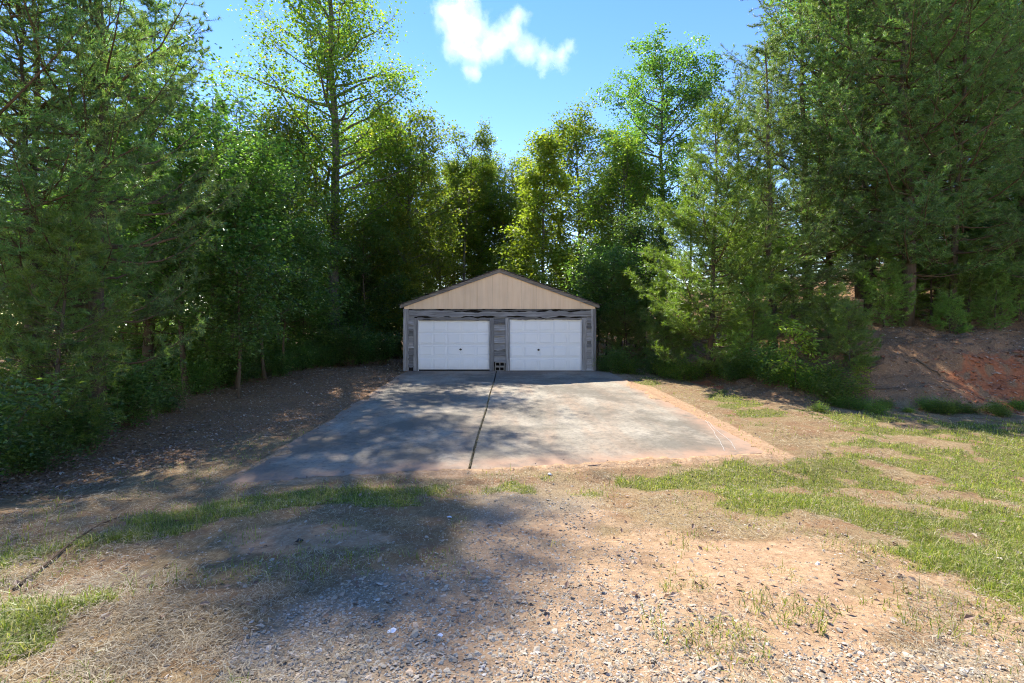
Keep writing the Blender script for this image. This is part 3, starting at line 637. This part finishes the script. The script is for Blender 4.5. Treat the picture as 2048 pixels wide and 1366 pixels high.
def shrub(H, spread, seed, mat='leaf_dark', n=26, ls=.075, per=22):
    rng = np.random.default_rng(seed); lb = MB(); C = []
    for i in range(n):
        a = rng.uniform(0, 6.28); L = H * rng.uniform(.45, 1.05); o = spread * rng.uniform(.15, 1.0)
        t = np.linspace(0, 1, 5); st_ = np.array([math.cos(a), math.sin(a), 0]); Bp = st_ * (o * t ** 1.3)[:, None] + np.array([0, 0, 1.]) * (L * (t - .12 * t ** 3))[:, None] + np.cumsum(rng.normal(0, .03, (5, 3)), 0) * H
        Bp[0] = st_ * .05; tube(lb, Bp, np.linspace(.010, .003, 5), 4, False)
        for u in (.35, .5, .62, .74, .85, .93, 1.0): C.append(at_h(Bp, u) + rng.normal(0, .07, 3))
    C = np.array(C); k = len(C); Pp = (C[:, None] + rng.normal(0, .15, (k, per, 3)) * np.array([1, 1, .8])).reshape(-1, 3)
    V, Fc = leaf_quads(Pp, np.full(len(Pp), ls), .6, rng, .8, .1)
    V[:, 2] = np.maximum(V[:, 2], .01)
    return dict(stems=lb.mesh('shrub_stems', M['twig'], True), foliage=make_mesh('shrub_foliage', V, Fc, M[mat]))
def put(name, kind, x, y, scale=1.0, rz=None, label=None, cat='tree', group=None, sz=None, dz=-.06):
    z = float(gz(x, y)) + dz
    o = obj(name, None, loc=(x, y, z), label=label, cat=cat, group=group)
    o.rotation_euler.z = rz if rz is not None else random.uniform(0, 6.28); o.scale = (scale, scale, sz or scale)
    for part, me in kind.items(): obj(part, me, o)
    return o
def xpx(px, Y): return (px - 1024) / F_PX * Y
random.seed(11)

K = {}
K['tall'] = broad(27, .24, 5.9, 101, 'leaf', .33, 80, .17, 15, .9, 'spire', .74, nsub=11)
K['d1'] = broad(15, .16, 3.7, 102, 'leaf', .17, 64, .165, 17, .8, 'oval', .6, nsub=8)
K['d2'] = broad(20, .34, 4.6, 103, 'leaf_dark', .24, 58, .18, 24, .9, 'oval', .55, nsub=7)
K['d3'] = broad(13, .14, 3.0, 104, 'leaf_yellow', .13, 62, .17, 24, .5, 'cone', .46, nsub=8)
K['d4'] = broad(17, .5, 2.7, 105, 'leaf', .16, 34, .16, 24, .8, 'top', .45)
K['u1'] = broad(5.5, .30, 2.2, 106, 'leaf_dark', .05, 34, .12, 18, .5, 'oval', .42, 'bark_pine')
K['u2'] = broad(8.5, .30, 2.6, 107, 'leaf_dark', .08, 42, .13, 18, .6, 'oval', .46, 'bark_pine')
K['p1'] = pine(15, .12, 3.6, 201, 'needle', .125, 32, .8, conic=False, ln=.13, wd=.0135, step=.40, hollow=.45)
K['p2'] = pine(12, .10, 3.2, 202, 'needle', .15, 32, 1.05, conic=True, ln=.125, wd=.0125, step=.34, hollow=.38)
K['p3'] = pine(9.0, .05, 3.0, 203, 'needle_light', .10, 34, 1.75, ln=.12, wd=.0125, dead=False, step=.27)
K['p7'] = dict(K['p1']); tb = MB(); T_ = trunk_line(15, .015, np.random.default_rng(9)); tube(tb, T_, np.linspace(.21, .03, len(T_)), 12); K['p7']['trunk'] = tb.mesh('pine_trunk', M['bark_pine'], True)
K['p4'] = pine(14, .20, 3.0, 204, 'needle', .12, 32, .9, conic=False, ln=.13, wd=.0130, hollow=.45)
K['p5'] = pine(4.2, .05, 1.45, 205, 'needle_light', .045, 34, 1.7, ln=.11, wd=.010, dead=False, step=.24)
K['p6'] = pine(1.9, .05, .85, 206, 'needle_light', .022, 44, 2.4, ln=.10, wd=.008, dead=False, step=.16)
K['s1'] = shrub(1.25, .75, 301); K['s2'] = shrub(.8, .6, 302, 'leaf', 22, .06, 20); K['s3'] = shrub(1.9, 1.1, 303, 'leaf_dark', 34, .09, 24)

PLACED = []
def tree(name, k, px, Y, scale, label, group=None, rz=None, sz=None):
    x = xpx(px, Y); PLACED.append((x, Y)); return put(name, K[k], x, Y, scale, rz, label, 'tree', group, sz)
# --- the trees one can point to
tree('deciduous_tree', 'tall', 668, 25, .95, 'tallest deciduous tree with thick dark trunk left of the garage', rz=.4).rotation_euler.y = -.05
tree('deciduous_tree', 'd1', 815, 29, 1.02, 'full leafy tree just behind the left slope of the garage roof', rz=1)
tree('deciduous_tree', 'd1', 745, 34, 1.1, 'leafy tree seen between the tallest tree and the garage', rz=4)
tree('deciduous_tree', 'd4', 930, 36, .98, 'thin tree with small round top above the garage roof peak', rz=2)
tree('deciduous_tree', 'd3', 1085, 27, 1.03, 'bright yellow-green tree rising right behind the garage roof', rz=0)
tree('deciduous_tree', 'd1', 1165, 33, 1.08, 'dark green tree behind the bright yellow-green tree', rz=2.5)
tree('deciduous_tree', 'd2', 1318, 31, .92, 'tall airy tree standing alone against the sky right of the garage', rz=3.4)
tree('deciduous_tree', 'd1', 1240, 28, .82, 'leafy tree right of the garage beneath the tall airy tree', rz=5)
tree('pine_tree', 'p3', 1415, 16.4, 1.08, 'bright light green young pine at the edge of the right bank', rz=.3)
tree('pine_tree', 'p2', 1545, 16.5, .95, 'dense pine directly right of the bright young pine', rz=1.2)
tree('pine_tree', 'p1', 1660, 18.0, 1.0, 'broad pine on the right bank behind the yellow-leaved sapling', rz=2.2)
tree('pine_tree', 'p7', 1812, 15.6, 1.02, 'big pine with thick dark trunk above the red clay bank', rz=4.4)
tree('pine_tree', 'p4', 2030, 16.2, 1.0, 'pine at the right edge with dark trunk on the slope', rz=.9)
tree('deciduous_tree', 'd2', 1725, 24, 1.0, 'tall yellowing broadleaf tree whose top rises over the right pines', rz=.2)
tree('pine_tree', 'p4', 1475, 25, .98, 'pine with thin leaning top against the sky right of centre', rz=3)
tree('pine_tree', 'p2', 1925, 18.5, 1.2, 'bushy pine between the thick-trunked pine and the right edge', rz=2)
tree('pine_tree', 'p1', 1735, 17.0, .95, 'full pine filling the space left of the thick-trunked pine', rz=2.6)
tree('pine_tree', 'p1', 1905, 15.4, .92, 'low-boughed pine right of the thick-trunked pine', rz=5.2)
tree('pine_tree', 'p2', 1615, 17.6, 1.15, 'tall pointed pine behind the dense pine on the bank', rz=.6)
tree('pine_tree', 'p1', 2140, 14.4, 1.0, 'pine just past the right edge with boughs reaching into view', rz=1.7)
tree('pine_tree', 'p5', 110, 7.4, .95, 'young bright pine in front of the near dark pine trunk', rz=1.7)
tree('pine_tree', 'p2', 1995, 16.8, .62, 'half-grown pine low on the slope near the right edge', rz=.4)
tree('pine_tree', 'p2', 1872, 17.8, .55, 'half-grown pine behind the thick-trunked pine', rz=3.4)
tree('pine_tree', 'p2', 2090, 15.6, .6, 'half-grown pine cut by the right edge of the view', rz=5.4)
tree('pine_tree', 'p2', 1745, 20, 1.1, 'pine standing between the two biggest pines on the right slope', rz=5)
tree('pine_tree', 'p7', 200, 8.7, .68, 'near pine with dark trunk left of the driveway', rz=2.9, sz=.9)
tree('pine_tree', 'p1', -190, 7.2, .9, 'nearest pine reaching its limbs in from the upper left edge', rz=.8)
tree('pine_tree', 'p1', 80, 8.3, .6, 'pine left of the near dark trunk', rz=3.6)
tree('pine_tree', 'p2', 300, 13.5, .98, 'pine behind the near pine on the left', rz=.1)
tree('pine_tree', 'p2', 440, 16.0, .83, 'pointed pine left of the tallest deciduous tree', rz=2)
tree('pine_tree', 'p4', 478, 17.2, .72, 'thin pine with bare straight trunk at the left woods edge', rz=1)
tree('pine_tree', 'p4', 60, 11.5, 1.0, 'tall pine in the woods at far left behind the near pine', rz=4)
tree('deciduous_tree', 'd1', 560, 22, .8, 'leafy tree between the pointed pine and the tallest deciduous tree', rz=.5)
# --- the rest of the woods: groups
ORD = ['first', 'second', 'third', 'fourth', 'fifth', 'sixth', 'seventh', 'eighth', 'ninth', 'tenth', 'eleventh', 'twelfth', 'thirteenth', 'fourteenth', 'fifteenth', 'sixteenth', 'seventeenth', 'eighteenth', 'nineteenth', 'twentieth', 'twenty-first', 'twenty-second']
MARKS = [(-190, 'the nearest pine'), (60, 'the far left pine'), (200, 'the near dark-trunked pine'), (300, 'the pine beside the near trunk'), (440, 'the pointed left pine'), (560, 'the leafy left tree'), (672, 'the tallest tree'), (815, 'the left roof slope'), (930, 'the thin round-topped tree'), (1085, 'the yellow-green tree'), (1165, 'the right roof slope'), (1315, 'the tall airy tree'), (1420, 'the bright young pine'), (1545, 'the dense right pine'), (1660, 'the broad right pine'), (1812, 'the thick-trunked pine'), (2030, 'the right edge pine'), (2200, 'the out-of-view pines')]
KN = {'p': ('pine_tree', 'pine'), 'd1': ('deciduous_tree', 'leafy tree'), 'd2': ('deciduous_tree', 'tall broadleaf tree'), 'd4': ('deciduous_tree', 'thin tree'), 'u': ('understory_tree', 'small dark tree')}
COUNT = {}
def woods(n, kinds, region, sc, name, label, group, seed, mind=1.5):
    r = random.Random(seed); c = 0; tries = 0; made = []
    while c < n and tries < n * 60:
        tries += 1; x, y = region(r)
        if any((x - a) ** 2 + (y - b) ** 2 < mind * mind for a, b in PLACED): continue
        k = r.choice(kinds); nm, ph = KN.get(k) or KN[k[0]]
        if k == 'p5': nm, ph = 'pine_sapling', 'young pine'
        PLACED.append((x, y)); o = put(nm, K[k], x, y, r.uniform(*sc), r.uniform(0, 6.28), label, 'tree', group)
        px = 1024 + x / y * F_PX; mk_ = min(MARKS, key=lambda q: abs(q[0] - px))[1]; made.append((mk_, ph, y, o)); c += 1
    made.sort(key=lambda q: q[2])
    for mk_, ph, y, o in made:
        q = (mk_, ph); COUNT[q] = COUNT.get(q, 0) + 1; same = sum(1 for m2, p2, _, _ in made if (m2, p2) == q)
        o['label'] = ('%s %s in %s, behind %s' % (ORD[COUNT[q] - 1], ph, label, mk_))
def reg(pxa, pxb, ya, yb):
    def f(r):
        Y = r.uniform(ya, yb); return xpx(r.uniform(pxa, pxb), Y), Y
    return f
woods(11, ['p4', 'p4', 'd1'], reg(-350, 600, 20, 38), (.7, .95), 'pine_tree', 'the dark left woods', 'trees deep in the left woods', 1, 1.8)
woods(15, ['u1', 'u2'], reg(-150, 620, 12.5, 24), (.7, 1.1), 'understory_tree', 'the left undergrowth', 'understory trees in the left woods', 2, 1.2)
woods(11, ['d1', 'd4', 'u2', 'd1'], reg(560, 1260, 33, 50), (.72, .95), 'deciduous_tree', 'the woods behind the garage', 'trees far behind the garage', 3, 2.0)
woods(8, ['u1', 'u2'], reg(640, 810, 26, 31), (.7, 1.0), 'understory_tree', 'the left gap', 'small trees left of the garage', 4, 1.1)
woods(6, ['u1', 'u2'], reg(1190, 1300, 21, 29), (.7, 1.05), 'understory_tree', 'the right gap', 'small trees right of the garage', 5, 1.1)
woods(6, ['p2'], reg(1330, 1580, 20, 33), (.6, .78), 'pine_tree', 'the low right slope', 'shorter pines right of the garage', 6, 1.8)
woods(20, ['p1', 'p2', 'p2', 'd2'], reg(1640, 2400, 24, 40), (.75, 1.0), 'pine_tree', 'the right slope woods', 'pines on the right slope', 16, 2.0)
woods(12, ['p4', 'd4', 'p1'], reg(-600, 1500, 45, 62), (.9, 1.1), 'deciduous_tree', 'the farthest woods', 'distant trees at the back', 7, 2.5)
woods(9, ['p5'], reg(1740, 2120, 16.5, 22), (.6, 1.0), 'pine_sapling', 'the right slope', 'young pines on the right slope', 26, 1.0)
tree('deciduous_tree', 'd1', 880, 38, 1.0, 'leafy tree low behind the garage roof, left of the thin round-topped tree', rz=1.5)
tree('deciduous_tree', 'd1', 965, 42, 1.1, 'leafy tree directly behind the garage roof peak', rz=3.1)
tree('deciduous_tree', 'd1', 1020, 39, 1.06, 'leafy tree left of the bright yellow-green tree', rz=.7)
tree('deciduous_tree', 'd1', 905, 47, 1.15, 'farther leafy tree behind the thin round-topped tree', rz=5.1)
tree('deciduous_tree', 'd3', 800, 27.5, .7, 'yellow-green small tree beside the left roof edge of the garage', rz=2)
# young pines and saplings along the foot of the right bank
for i, (px, Y, k, s, lab) in enumerate([
    (1255, 20.5, 'p5', 1.05, 'small pine beside the right corner of the garage'), (1330, 18.2, 'p5', .95, 'small pine left of the bright young pine'),
    (1500, 15.2, 'p5', .8, 'waist-high bushy pine in front of the dense pine'), (1590, 16.6, 'p5', .95, 'small pine behind the yellow-leaved sapling'),
    (1700, 12.9, 'p6', .95, 'little bright pine sapling right of the yellow-leaved sapling'), (1900, 14.7, 'p6', .7, 'low pine sapling on top of the red bank'), (1655, 14.0, 'p6', 1.1, 'fluffy pine sapling low in the shade of the big pine'),
    (1768, 15.4, 'p5', .75, 'young pine left of the thick trunk on the slope'), (1862, 16.2, 'p5', .9, 'young pine right of the thick trunk on the slope'), (1935, 15.3, 'p5', .7, 'young pine above the red clay, third right of the thick trunk'), (1990, 14.7, 'p5', .5, 'smallest young pine on top of the red bank'), (2038, 15.5, 'p5', .85, 'young pine at the right edge above the bank')]):
    put('pine_sapling', K[k], xpx(px, Y), Y, s, None, lab, 'sapling')
K['ys'] = broad(1.9, .25, .42, 411, 'leaf_yellow', .012, 12, .13, 7, .8, 'oval', .18, 'twig', .5, 3)
put('leafy_sapling', K['ys'], xpx(1592, 12.6), 12.6, 1.0, 1, 'slim yellow-leaved sapling in front of the shaded right bank', 'sapling')
put('leafy_sapling', K['ys'], xpx(1722, 11.9), 11.9, .42, 3, 'tiny yellow-leaved sapling at the foot of the right bank', 'sapling')
ORD = ['first', 'second', 'third', 'fourth', 'fifth', 'sixth', 'seventh', 'eighth', 'ninth', 'tenth', 'eleventh', 'twelfth', 'thirteenth', 'fourteenth', 'fifteenth', 'sixteenth', 'seventeenth', 'eighteenth', 'nineteenth', 'twentieth', 'twenty-first', 'twenty-second']
def shrubs(spots, ks, label, group, sc=(.75, 1.15), seed=1, name='shrub'):
    r = random.Random(seed); lab0 = label
    for i, (px, Y) in enumerate(sorted(spots)):
        label = ORD[i] + ' from the left, ' + lab0
        put(name, K[r.choice(ks)], xpx(px, Y), Y, r.uniform(*sc), r.uniform(0, 6.28), label, 'shrub', group)
r_ = random.Random(4)
shrubs([(1215 + i * 27 + r_.uniform(-12, 12), 19.2 - i * .43 + r_.uniform(-.4, .4)) for i in range(18)], ['s1', 's2'], 'low leafy bush in the weedy row along the right bank', 'bushes along the right bank', (.6, 1.0), 2)
shrubs([(60, 6.6), (-60, 5.7), (150, 7.6), (20, 7.8), (250, 9.4), (330, 10.6), (-150, 5.0), (110, 9.2)], ['s1', 's3'], 'dark leafy shrub at the shaded lower left woods edge', 'shrubs at the lower left', (.6, .95), 3)
shrubs([(380 + i * 34 + r_.uniform(-15, 15), 13 + i * 1.0 + r_.uniform(-.5, .8)) for i in range(11)] + [(300 + i * 42, 15 + i * .9) for i in range(10)], ['s1', 's3'], 'dark undergrowth shrub along the left woods edge', 'undergrowth at the left woods edge', (.7, 1.25), 5)
shrubs([(250 + i * 36 + r_.uniform(-15, 15), 24 + (i * 7 % 5) * 2.2) for i in range(15)], ['s3'], 'tall shrub closing the gaps between the left trunks', 'shrubs behind the left trunks', (1.3, 1.9), 15)
shrubs([(770, 23), (745, 24.5), (790, 27), (715, 25.5)], ['s1', 's3'], 'leafy shrub in the gap left of the garage', 'shrubs left of the garage', (.8, 1.1), 6)
shrubs([(1640 + i * 34 + r_.uniform(-14, 14), 11.1 - i * .04 + r_.uniform(-.35, .35)) for i in range(13)], ['s2'], 'low weed clump at the foot of the red clay bank', 'weeds below the red bank', (.22, .5), 8, 'weed_clump')

# ------------------------------------------------------------------ ground cover (uncountable): blades, straw, dead leaves, gravel
def scatter(n, ymin, ymax, pw, rng, wide=1.35):
    u = rng.random(n); Y = (ymin ** (1 - pw) + u * (ymax ** (1 - pw) - ymin ** (1 - pw))) ** (1 / (1 - pw))
    X = rng.uniform(-wide, wide, n) * Y + rng.normal(0, .3, n); return X, Y
def blades(X, Y, H, wd, rng, lay=0.3):
    n = len(X); z = gz(X, Y) - .004; a = rng.uniform(0, 6.28, n); hd = np.stack([np.cos(a), np.sin(a), 0 * a], -1); s = np.stack([-np.sin(a), np.cos(a), 0 * a], -1)
    b = np.stack([X, Y, z], -1); H = H[:, None]; bend = rng.uniform(.15, 1.0, (n, 1)) * lay * 2; w = wd[:, None]; up = np.array([0, 0, 1.])
    m_ = b + up * H * .6 + hd * H * bend * .35; t = b + up * H * (1 - .25 * bend) + hd * H * bend
    V = np.stack([b - s * w * .5, b + s * w * .5, m_ + s * w * .4, m_ - s * w * .4, t], 1).reshape(-1, 3); o = np.arange(n)[:, None] * 5
    return V, [o + np.array([0, 1, 2, 3]), o + np.array([3, 2, 4])]
rg = np.random.default_rng(5)
X, Y = scatter(700000, 1.3, 24, 1.55, rg); mk = masks(X, Y)
p = mk['green'] ** 1.3 * 1.0 + .10 * (1 - mk['gravel']) * (1 - mk['litter']) * (fbm(X * 2.5, Y * 2.5, 88, 3) > .55)
ok = (rg.random(len(X)) < p) & ~in_slab(X, Y, .03) & ~((Y > 18.7) & (X > -4.6) & (X < 3.6)); X, Y = X[ok][:125000], Y[ok][:125000]
H = np.clip(rg.lognormal(math.log(.036), .5, len(X)), .012, .16) * (1 + .9 * (fbm(X * 1.5, Y * 1.5, 61, 2) - .4)); Wd = .0045 * np.maximum(1, Y / 4.5) * rg.uniform(.7, 1.3, len(X))
V, Fs = blades(X, Y, H, Wd, rg, .7)
obj('grass', make_mesh('grass', V, Fs, M['grass']), kind='stuff', label='short patchy green grass around the driveway', cat='grass'); print('grass', len(X))
# straw lying flat
X, Y = scatter(420000, 1.3, 22, 1.5, rg); mk = masks(X, Y)
p = (1 - .75 * mk['gravel']) * (1 - .9 * mk['clay']) * (1 - .55 * mk['green']) * (1 - .75 * mk['litter']) * (1 - .8 * mk['red']) * (1 - .5 * mk['bare']) * np.clip(2.6 * fbm(X * 2.6, Y * 2.6, 19, 4) - .75, .05, 1)
ok = (rg.random(len(X)) < p) & ~in_slab(X, Y, .02) & ~((Y > 18.7) & (X > -4.6) & (X < 3.6)); X, Y = X[ok][:130000], Y[ok][:130000]
n = len(X); a = rg.normal(fbm(X * 3, Y * 3, 7, 2) * 9, 1.5); L = rg.uniform(.025, .11, n); w = .0034 * np.maximum(1, Y / 4.5) * rg.uniform(.7, 1.3, n)
d = np.stack([np.cos(a), np.sin(a), rg.normal(.05, .16, n)], -1); s = np.stack([-np.sin(a), np.cos(a), rg.normal(0, .3, n)], -1)
b = np.stack([X, Y, gz(X, Y) + rg.uniform(.004, .03, n)], -1); L = L[:, None]; w = w[:, None]; curl = s * rg.normal(0, .16, (n, 1)) * L
V = np.stack([b, b + d * L * .5 + curl + s * w * .5 + np.array([0, 0, .006]), b + d * L, b + d * L * .5 + curl - s * w * .5 + np.array([0, 0, .006])], 1).reshape(-1, 3)
obj('dry_straw', make_mesh('dry_straw', V, np.arange(n * 4).reshape(-1, 4), M['straw']), kind='stuff', label='dry cut straw lying over the soil', cat='straw')
# dead leaves and needles in the woods
X, Y = scatter(260000, 2.5, 45, 1.25, rg); mk = masks(X, Y)
p = mk['litter'] * (1 - .8 * mk['red']) + .010
ok = (rg.random(len(X)) < p) & ~in_slab(X, Y, -.3) & ~((Y > 18.7) & (X > -4.6) & (X < 3.6) & (Y < 26.5)); X, Y = X[ok][:70000], Y[ok][:70000]
b = np.stack([X, Y, gz(X, Y) + rg.uniform(.004, .035, len(X))], -1)
V, Fc = leaf_quads(b, .055 * np.maximum(1, Y / 11), .55, rg, 1.6, .0)
obj('leaf_litter', make_mesh('leaf_litter', V, Fc, M['litter']), kind='stuff', label='brown dead leaves covering the floor of the woods', cat='leaf litter')
# gravel
m, nt, out = new_mat('gravel_stone'); g = nt.nodes.new('ShaderNodeNewGeometry')
c = ramp(nt, g.outputs['Random Per Island'], [(0, (0.20, 0.16, 0.115)), (.35, (0.33, 0.275, 0.20)), (.75, (0.46, 0.395, 0.30)), (.95, (0.50, 0.36, 0.24)), (1, (0.60, 0.56, 0.49))])
principled(nt, out, c, .9, bump(nt, noise(nt, mapped(nt), 120, 3), .3, .003), .2); M['gravel'] = m
def stones(X, Y, r, rng):
    n = len(X)
    base = np.array([(1, 0, 0), (-1, 0, 0), (0, 1, 0), (0, -1, 0), (0, 0, 1), (0, 0, -.6), (.65, .65, .45), (-.65, .65, .45), (-.65, -.65, .45), (.65, -.65, .45)])
    Fb = np.array([(4, 6, 7), (4, 7, 8), (4, 8, 9), (4, 9, 6), (6, 2, 7), (7, 1, 8), (8, 3, 9), (9, 0, 6), (6, 0, 2), (7, 2, 1), (8, 1, 3), (9, 3, 0)])
    V = base[None] * rng.uniform(.7, 1.25, (n, 10, 1)) * np.stack([rng.uniform(.8, 1.3, n), rng.uniform(.6, 1.0, n), rng.uniform(.4, .75, n)], -1)[:, None] * r[:, None, None]
    a = rng.uniform(0, 6.28, n); c_, s_ = np.cos(a)[:, None], np.sin(a)[:, None]; x = V[..., 0] * c_ - V[..., 1] * s_; y = V[..., 0] * s_ + V[..., 1] * c_
    z = V[..., 2] + x * rng.normal(0, .25, (n, 1)) + y * rng.normal(0, .25, (n, 1))
    V = np.stack([x + X[:, None], y + Y[:, None], z + (gz(X, Y) + r * .02)[:, None]], -1).reshape(-1, 3)
    return V, (np.arange(n)[:, None, None] * 10 + Fb[None]).reshape(-1, 3)
X, Y = scatter(330000, 1.3, 7.5, 1.2, rg, 1.3); mk = masks(X, Y)
p = .9 * mk['gravel'] * (1 - .5 * mk['clay']) + (.03 + .07 * mk['bare']) * (1 - mk['litter'])
ok = (rg.random(len(X)) < p) & ~in_slab(X, Y, .03); X, Y = X[ok][:40000], Y[ok][:40000]
V, Fc = stones(X, Y, np.clip(rg.lognormal(math.log(.0066), .42, len(X)), .003, .024), rg); print('gravel', len(X))
obj('gravel', make_mesh('gravel', V, Fc, M['gravel']), kind='stuff', label='loose grey gravel spread over the worn wheel track', cat='gravel')
m, nt, out = new_mat('clay_clod'); g = nt.nodes.new('ShaderNodeNewGeometry')
principled(nt, out, ramp(nt, g.outputs['Random Per Island'], [(0, (0.17, 0.06, 0.032)), (.6, (0.36, 0.16, 0.085)), (1, (0.42, 0.30, 0.2))]), .95, None, .1); M['clods'] = m
X = rg.uniform(8, 22, 30000); Y = rg.uniform(9.5, 17, 30000); mk = masks(X, Y); ok = rg.random(len(X)) < .8 * mk['red'] + .10 * ((mk['d'] > -.2) & (mk['d'] < 3)); X, Y = X[ok][:6000], Y[ok][:6000]
V, Fc = stones(X, Y, np.clip(rg.lognormal(math.log(.022), .5, len(X)), .008, .09), rg)
obj('clay_clods', make_mesh('clay_clods', V, Fc, M['clods']), kind='stuff', label='crumbled red clay clods lying on the cut bank', cat='clods')
# dirt and weeds in the driveway seam
X = SEAM + rg.normal(0, .012, 900); Y = rg.uniform(6.4, 15.5, 900); H = rg.uniform(.01, .05, 900)
V, Fs = blades(X, Y, H, np.full(900, .006), rg, .5); V[:, 2] += np.repeat(slab_z(Y) - gz(X, Y), 5)
obj('seam_weeds', make_mesh('seam_weeds', V, Fs, M['straw']), kind='stuff', label='dry weeds growing in the seam of the concrete driveway', cat='weeds')
# single stones and sticks
m, nt, out = new_mat('pale_stone'); principled(nt, out, (0.72, 0.72, 0.74), .7); M['pale'] = m
m, nt, out = new_mat('dark_clod'); principled(nt, out, (0.05, 0.045, 0.042), .9); M['clod'] = m
for px, py, rr, mt, lab in ((783, 1266, .024, 'pale', 'white stone lying on the gravel in the foreground'), (598, 1080, .05, 'clod', 'dark rock lying in the straw left of the gravel'), (880, 1278, .018, 'pale', 'small pale stone right of the white stone'), (1100, 948, .045, 'pale', 'pale stone at the front edge of the driveway'), (900, 1032, .035, 'pale', 'pale stone in the shaded grass before the driveway')):
    x, y = px2g(px, py); V, Fc = stones(np.zeros(1), np.zeros(1), np.array([rr]), rg); V[:, 2] -= V[:, 2].min()
    obj('stone', make_mesh('stone', V, Fc, M[mt]), loc=(x, y, float(gz(x, y)) - rr * .15), label=lab, cat='stone')
for (pa, pb, th, lab) in (((1620, 790), (1800, 776), .018, 'thin bare stick lying in the grass below the right bank'), ((1690, 765), (1765, 735), .02, 'bare stick leaning at the foot of the red bank'), ((320, 868), (420, 850), .014, 'pale stick on the shaded ground beside the near pine'), ((560, 742), (580, 715), .02, 'short stick propped at the left woods edge'), ((30, 1180), (230, 1040), .012, 'long thin stick lying in the straw at lower left'), ((1835, 720), (1880, 741), .02, 'curved root poking from the red clay bank')):
    A = px2g(*pa); B = px2g(*pb); P_ = []
    for t in np.linspace(0, 1, 7):
        x = A[0] + (B[0] - A[0]) * t + random.uniform(-.03, .03); y = A[1] + (B[1] - A[1]) * t + random.uniform(-.03, .03); P_.append((x, y, float(gz(x, y)) + th * 1.2 + .02 * math.sin(t * 3)))
    mb = MB(); P_ = np.array(P_); o0 = P_[0].copy(); tube(mb, P_ - o0, np.linspace(th, th * .5, 7), 6)
    obj('stick', mb.mesh('stick', M['twig'], True), loc=tuple(o0), label=lab, cat='stick')

# ------------------------------------------------------------------ cloud: a real volume 600 m out
CY = 620.0
blobs = [(905, 30, 46), (935, 62, 52), (915, 85, 40), (952, 110, 38), (945, 142, 26), (985, 92, 40), (1022, 62, 40), (1035, 40, 28), (1052, 98, 36), (1090, 118, 30), (1120, 112, 26), (1140, 100, 20), (885, 20, 30), (925, -10, 40), (1085, 150, 13)]
sp = [(xpx(a, CY), (-1) ** i * r * .12, CAM_Z + (660 - b) / F_PX * CY, r / F_PX * CY) for i, (a, b, r) in enumerate(blobs)]
cx0, cz0 = xpx(990, CY), CAM_Z + 580 / F_PX * CY
import bmesh
bm = bmesh.new()
for x, y, z, r in sp:
    ret = bmesh.ops.create_icosphere(bm, subdivisions=2, radius=r * 1.35)
    bmesh.ops.translate(bm, verts=ret['verts'], vec=(x - cx0, y, z - cz0))
me = bpy.data.meshes.new('cloud'); bm.to_mesh(me); bm.free()
m, nt, out = new_mat('cloud_vapour')
tc = nt.nodes.new('ShaderNodeTexCoord'); dist = None
nz = noise(nt, tc.outputs['Object'], .045, 6, .62, 'Color')
wv = nt.nodes.new('ShaderNodeVectorMath'); wv.operation = 'MULTIPLY_ADD'; nt.links.new(nz, wv.inputs[0]); wv.inputs[1].default_value = (34, 34, 34); wv.inputs[2].default_value = (-17, -17, -17)
wa = nt.nodes.new('ShaderNodeVectorMath'); wa.operation = 'ADD'; nt.links.new(tc.outputs['Object'], wa.inputs[0]); nt.links.new(wv.outputs[0], wa.inputs[1])
for x, y, z, r in sp:
    dv = nt.nodes.new('ShaderNodeVectorMath'); dv.operation = 'DISTANCE'; nt.links.new(wa.outputs[0], dv.inputs[0]); dv.inputs[1].default_value = (x - cx0, y, z - cz0)
    q = math_n(nt, 'MULTIPLY_ADD', dv.outputs['Value'], -1 / r, 1.0)
    dist = q if dist is None else math_n(nt, 'MAXIMUM', dist, q)
dens = math_n(nt, 'MULTIPLY', math_n(nt, 'ADD', dist, math_n(nt, 'MULTIPLY_ADD', noise(nt, tc.outputs['Object'], .07, 7, .66), 1.3, -.72)), .8, clamp=True)
pv = nt.nodes.new('ShaderNodeVolumePrincipled'); pv.inputs['Color'].default_value = (.94, .94, .96, 1); pv.inputs['Anisotropy'].default_value = .35
nt.links.new(math_n(nt, 'MULTIPLY', dens, .022), pv.inputs['Density']); nt.links.new(pv.outputs[0], out.inputs['Volume'])
me.materials.append(m)
cl = obj('cloud', me, loc=(cx0, CY, cz0), label='white puffy cloud in the blue sky above the garage', cat='cloud')
rm = cl.modifiers.new('union', 'REMESH'); rm.mode = 'VOXEL'; rm.voxel_size = 4.0
dg = bpy.context.evaluated_depsgraph_get(); me2 = bpy.data.meshes.new_from_object(cl.evaluated_get(dg)); cl.modifiers.clear(); cl.data = me2
if not me2.materials: me2.materials.append(m)
print('tris', sum(sum(len(p.vertices) - 2 for p in me.polygons) if len(me.polygons) < 2000 else len(me.loops) - 2 * len(me.polygons) for me in bpy.data.meshes if me.users))
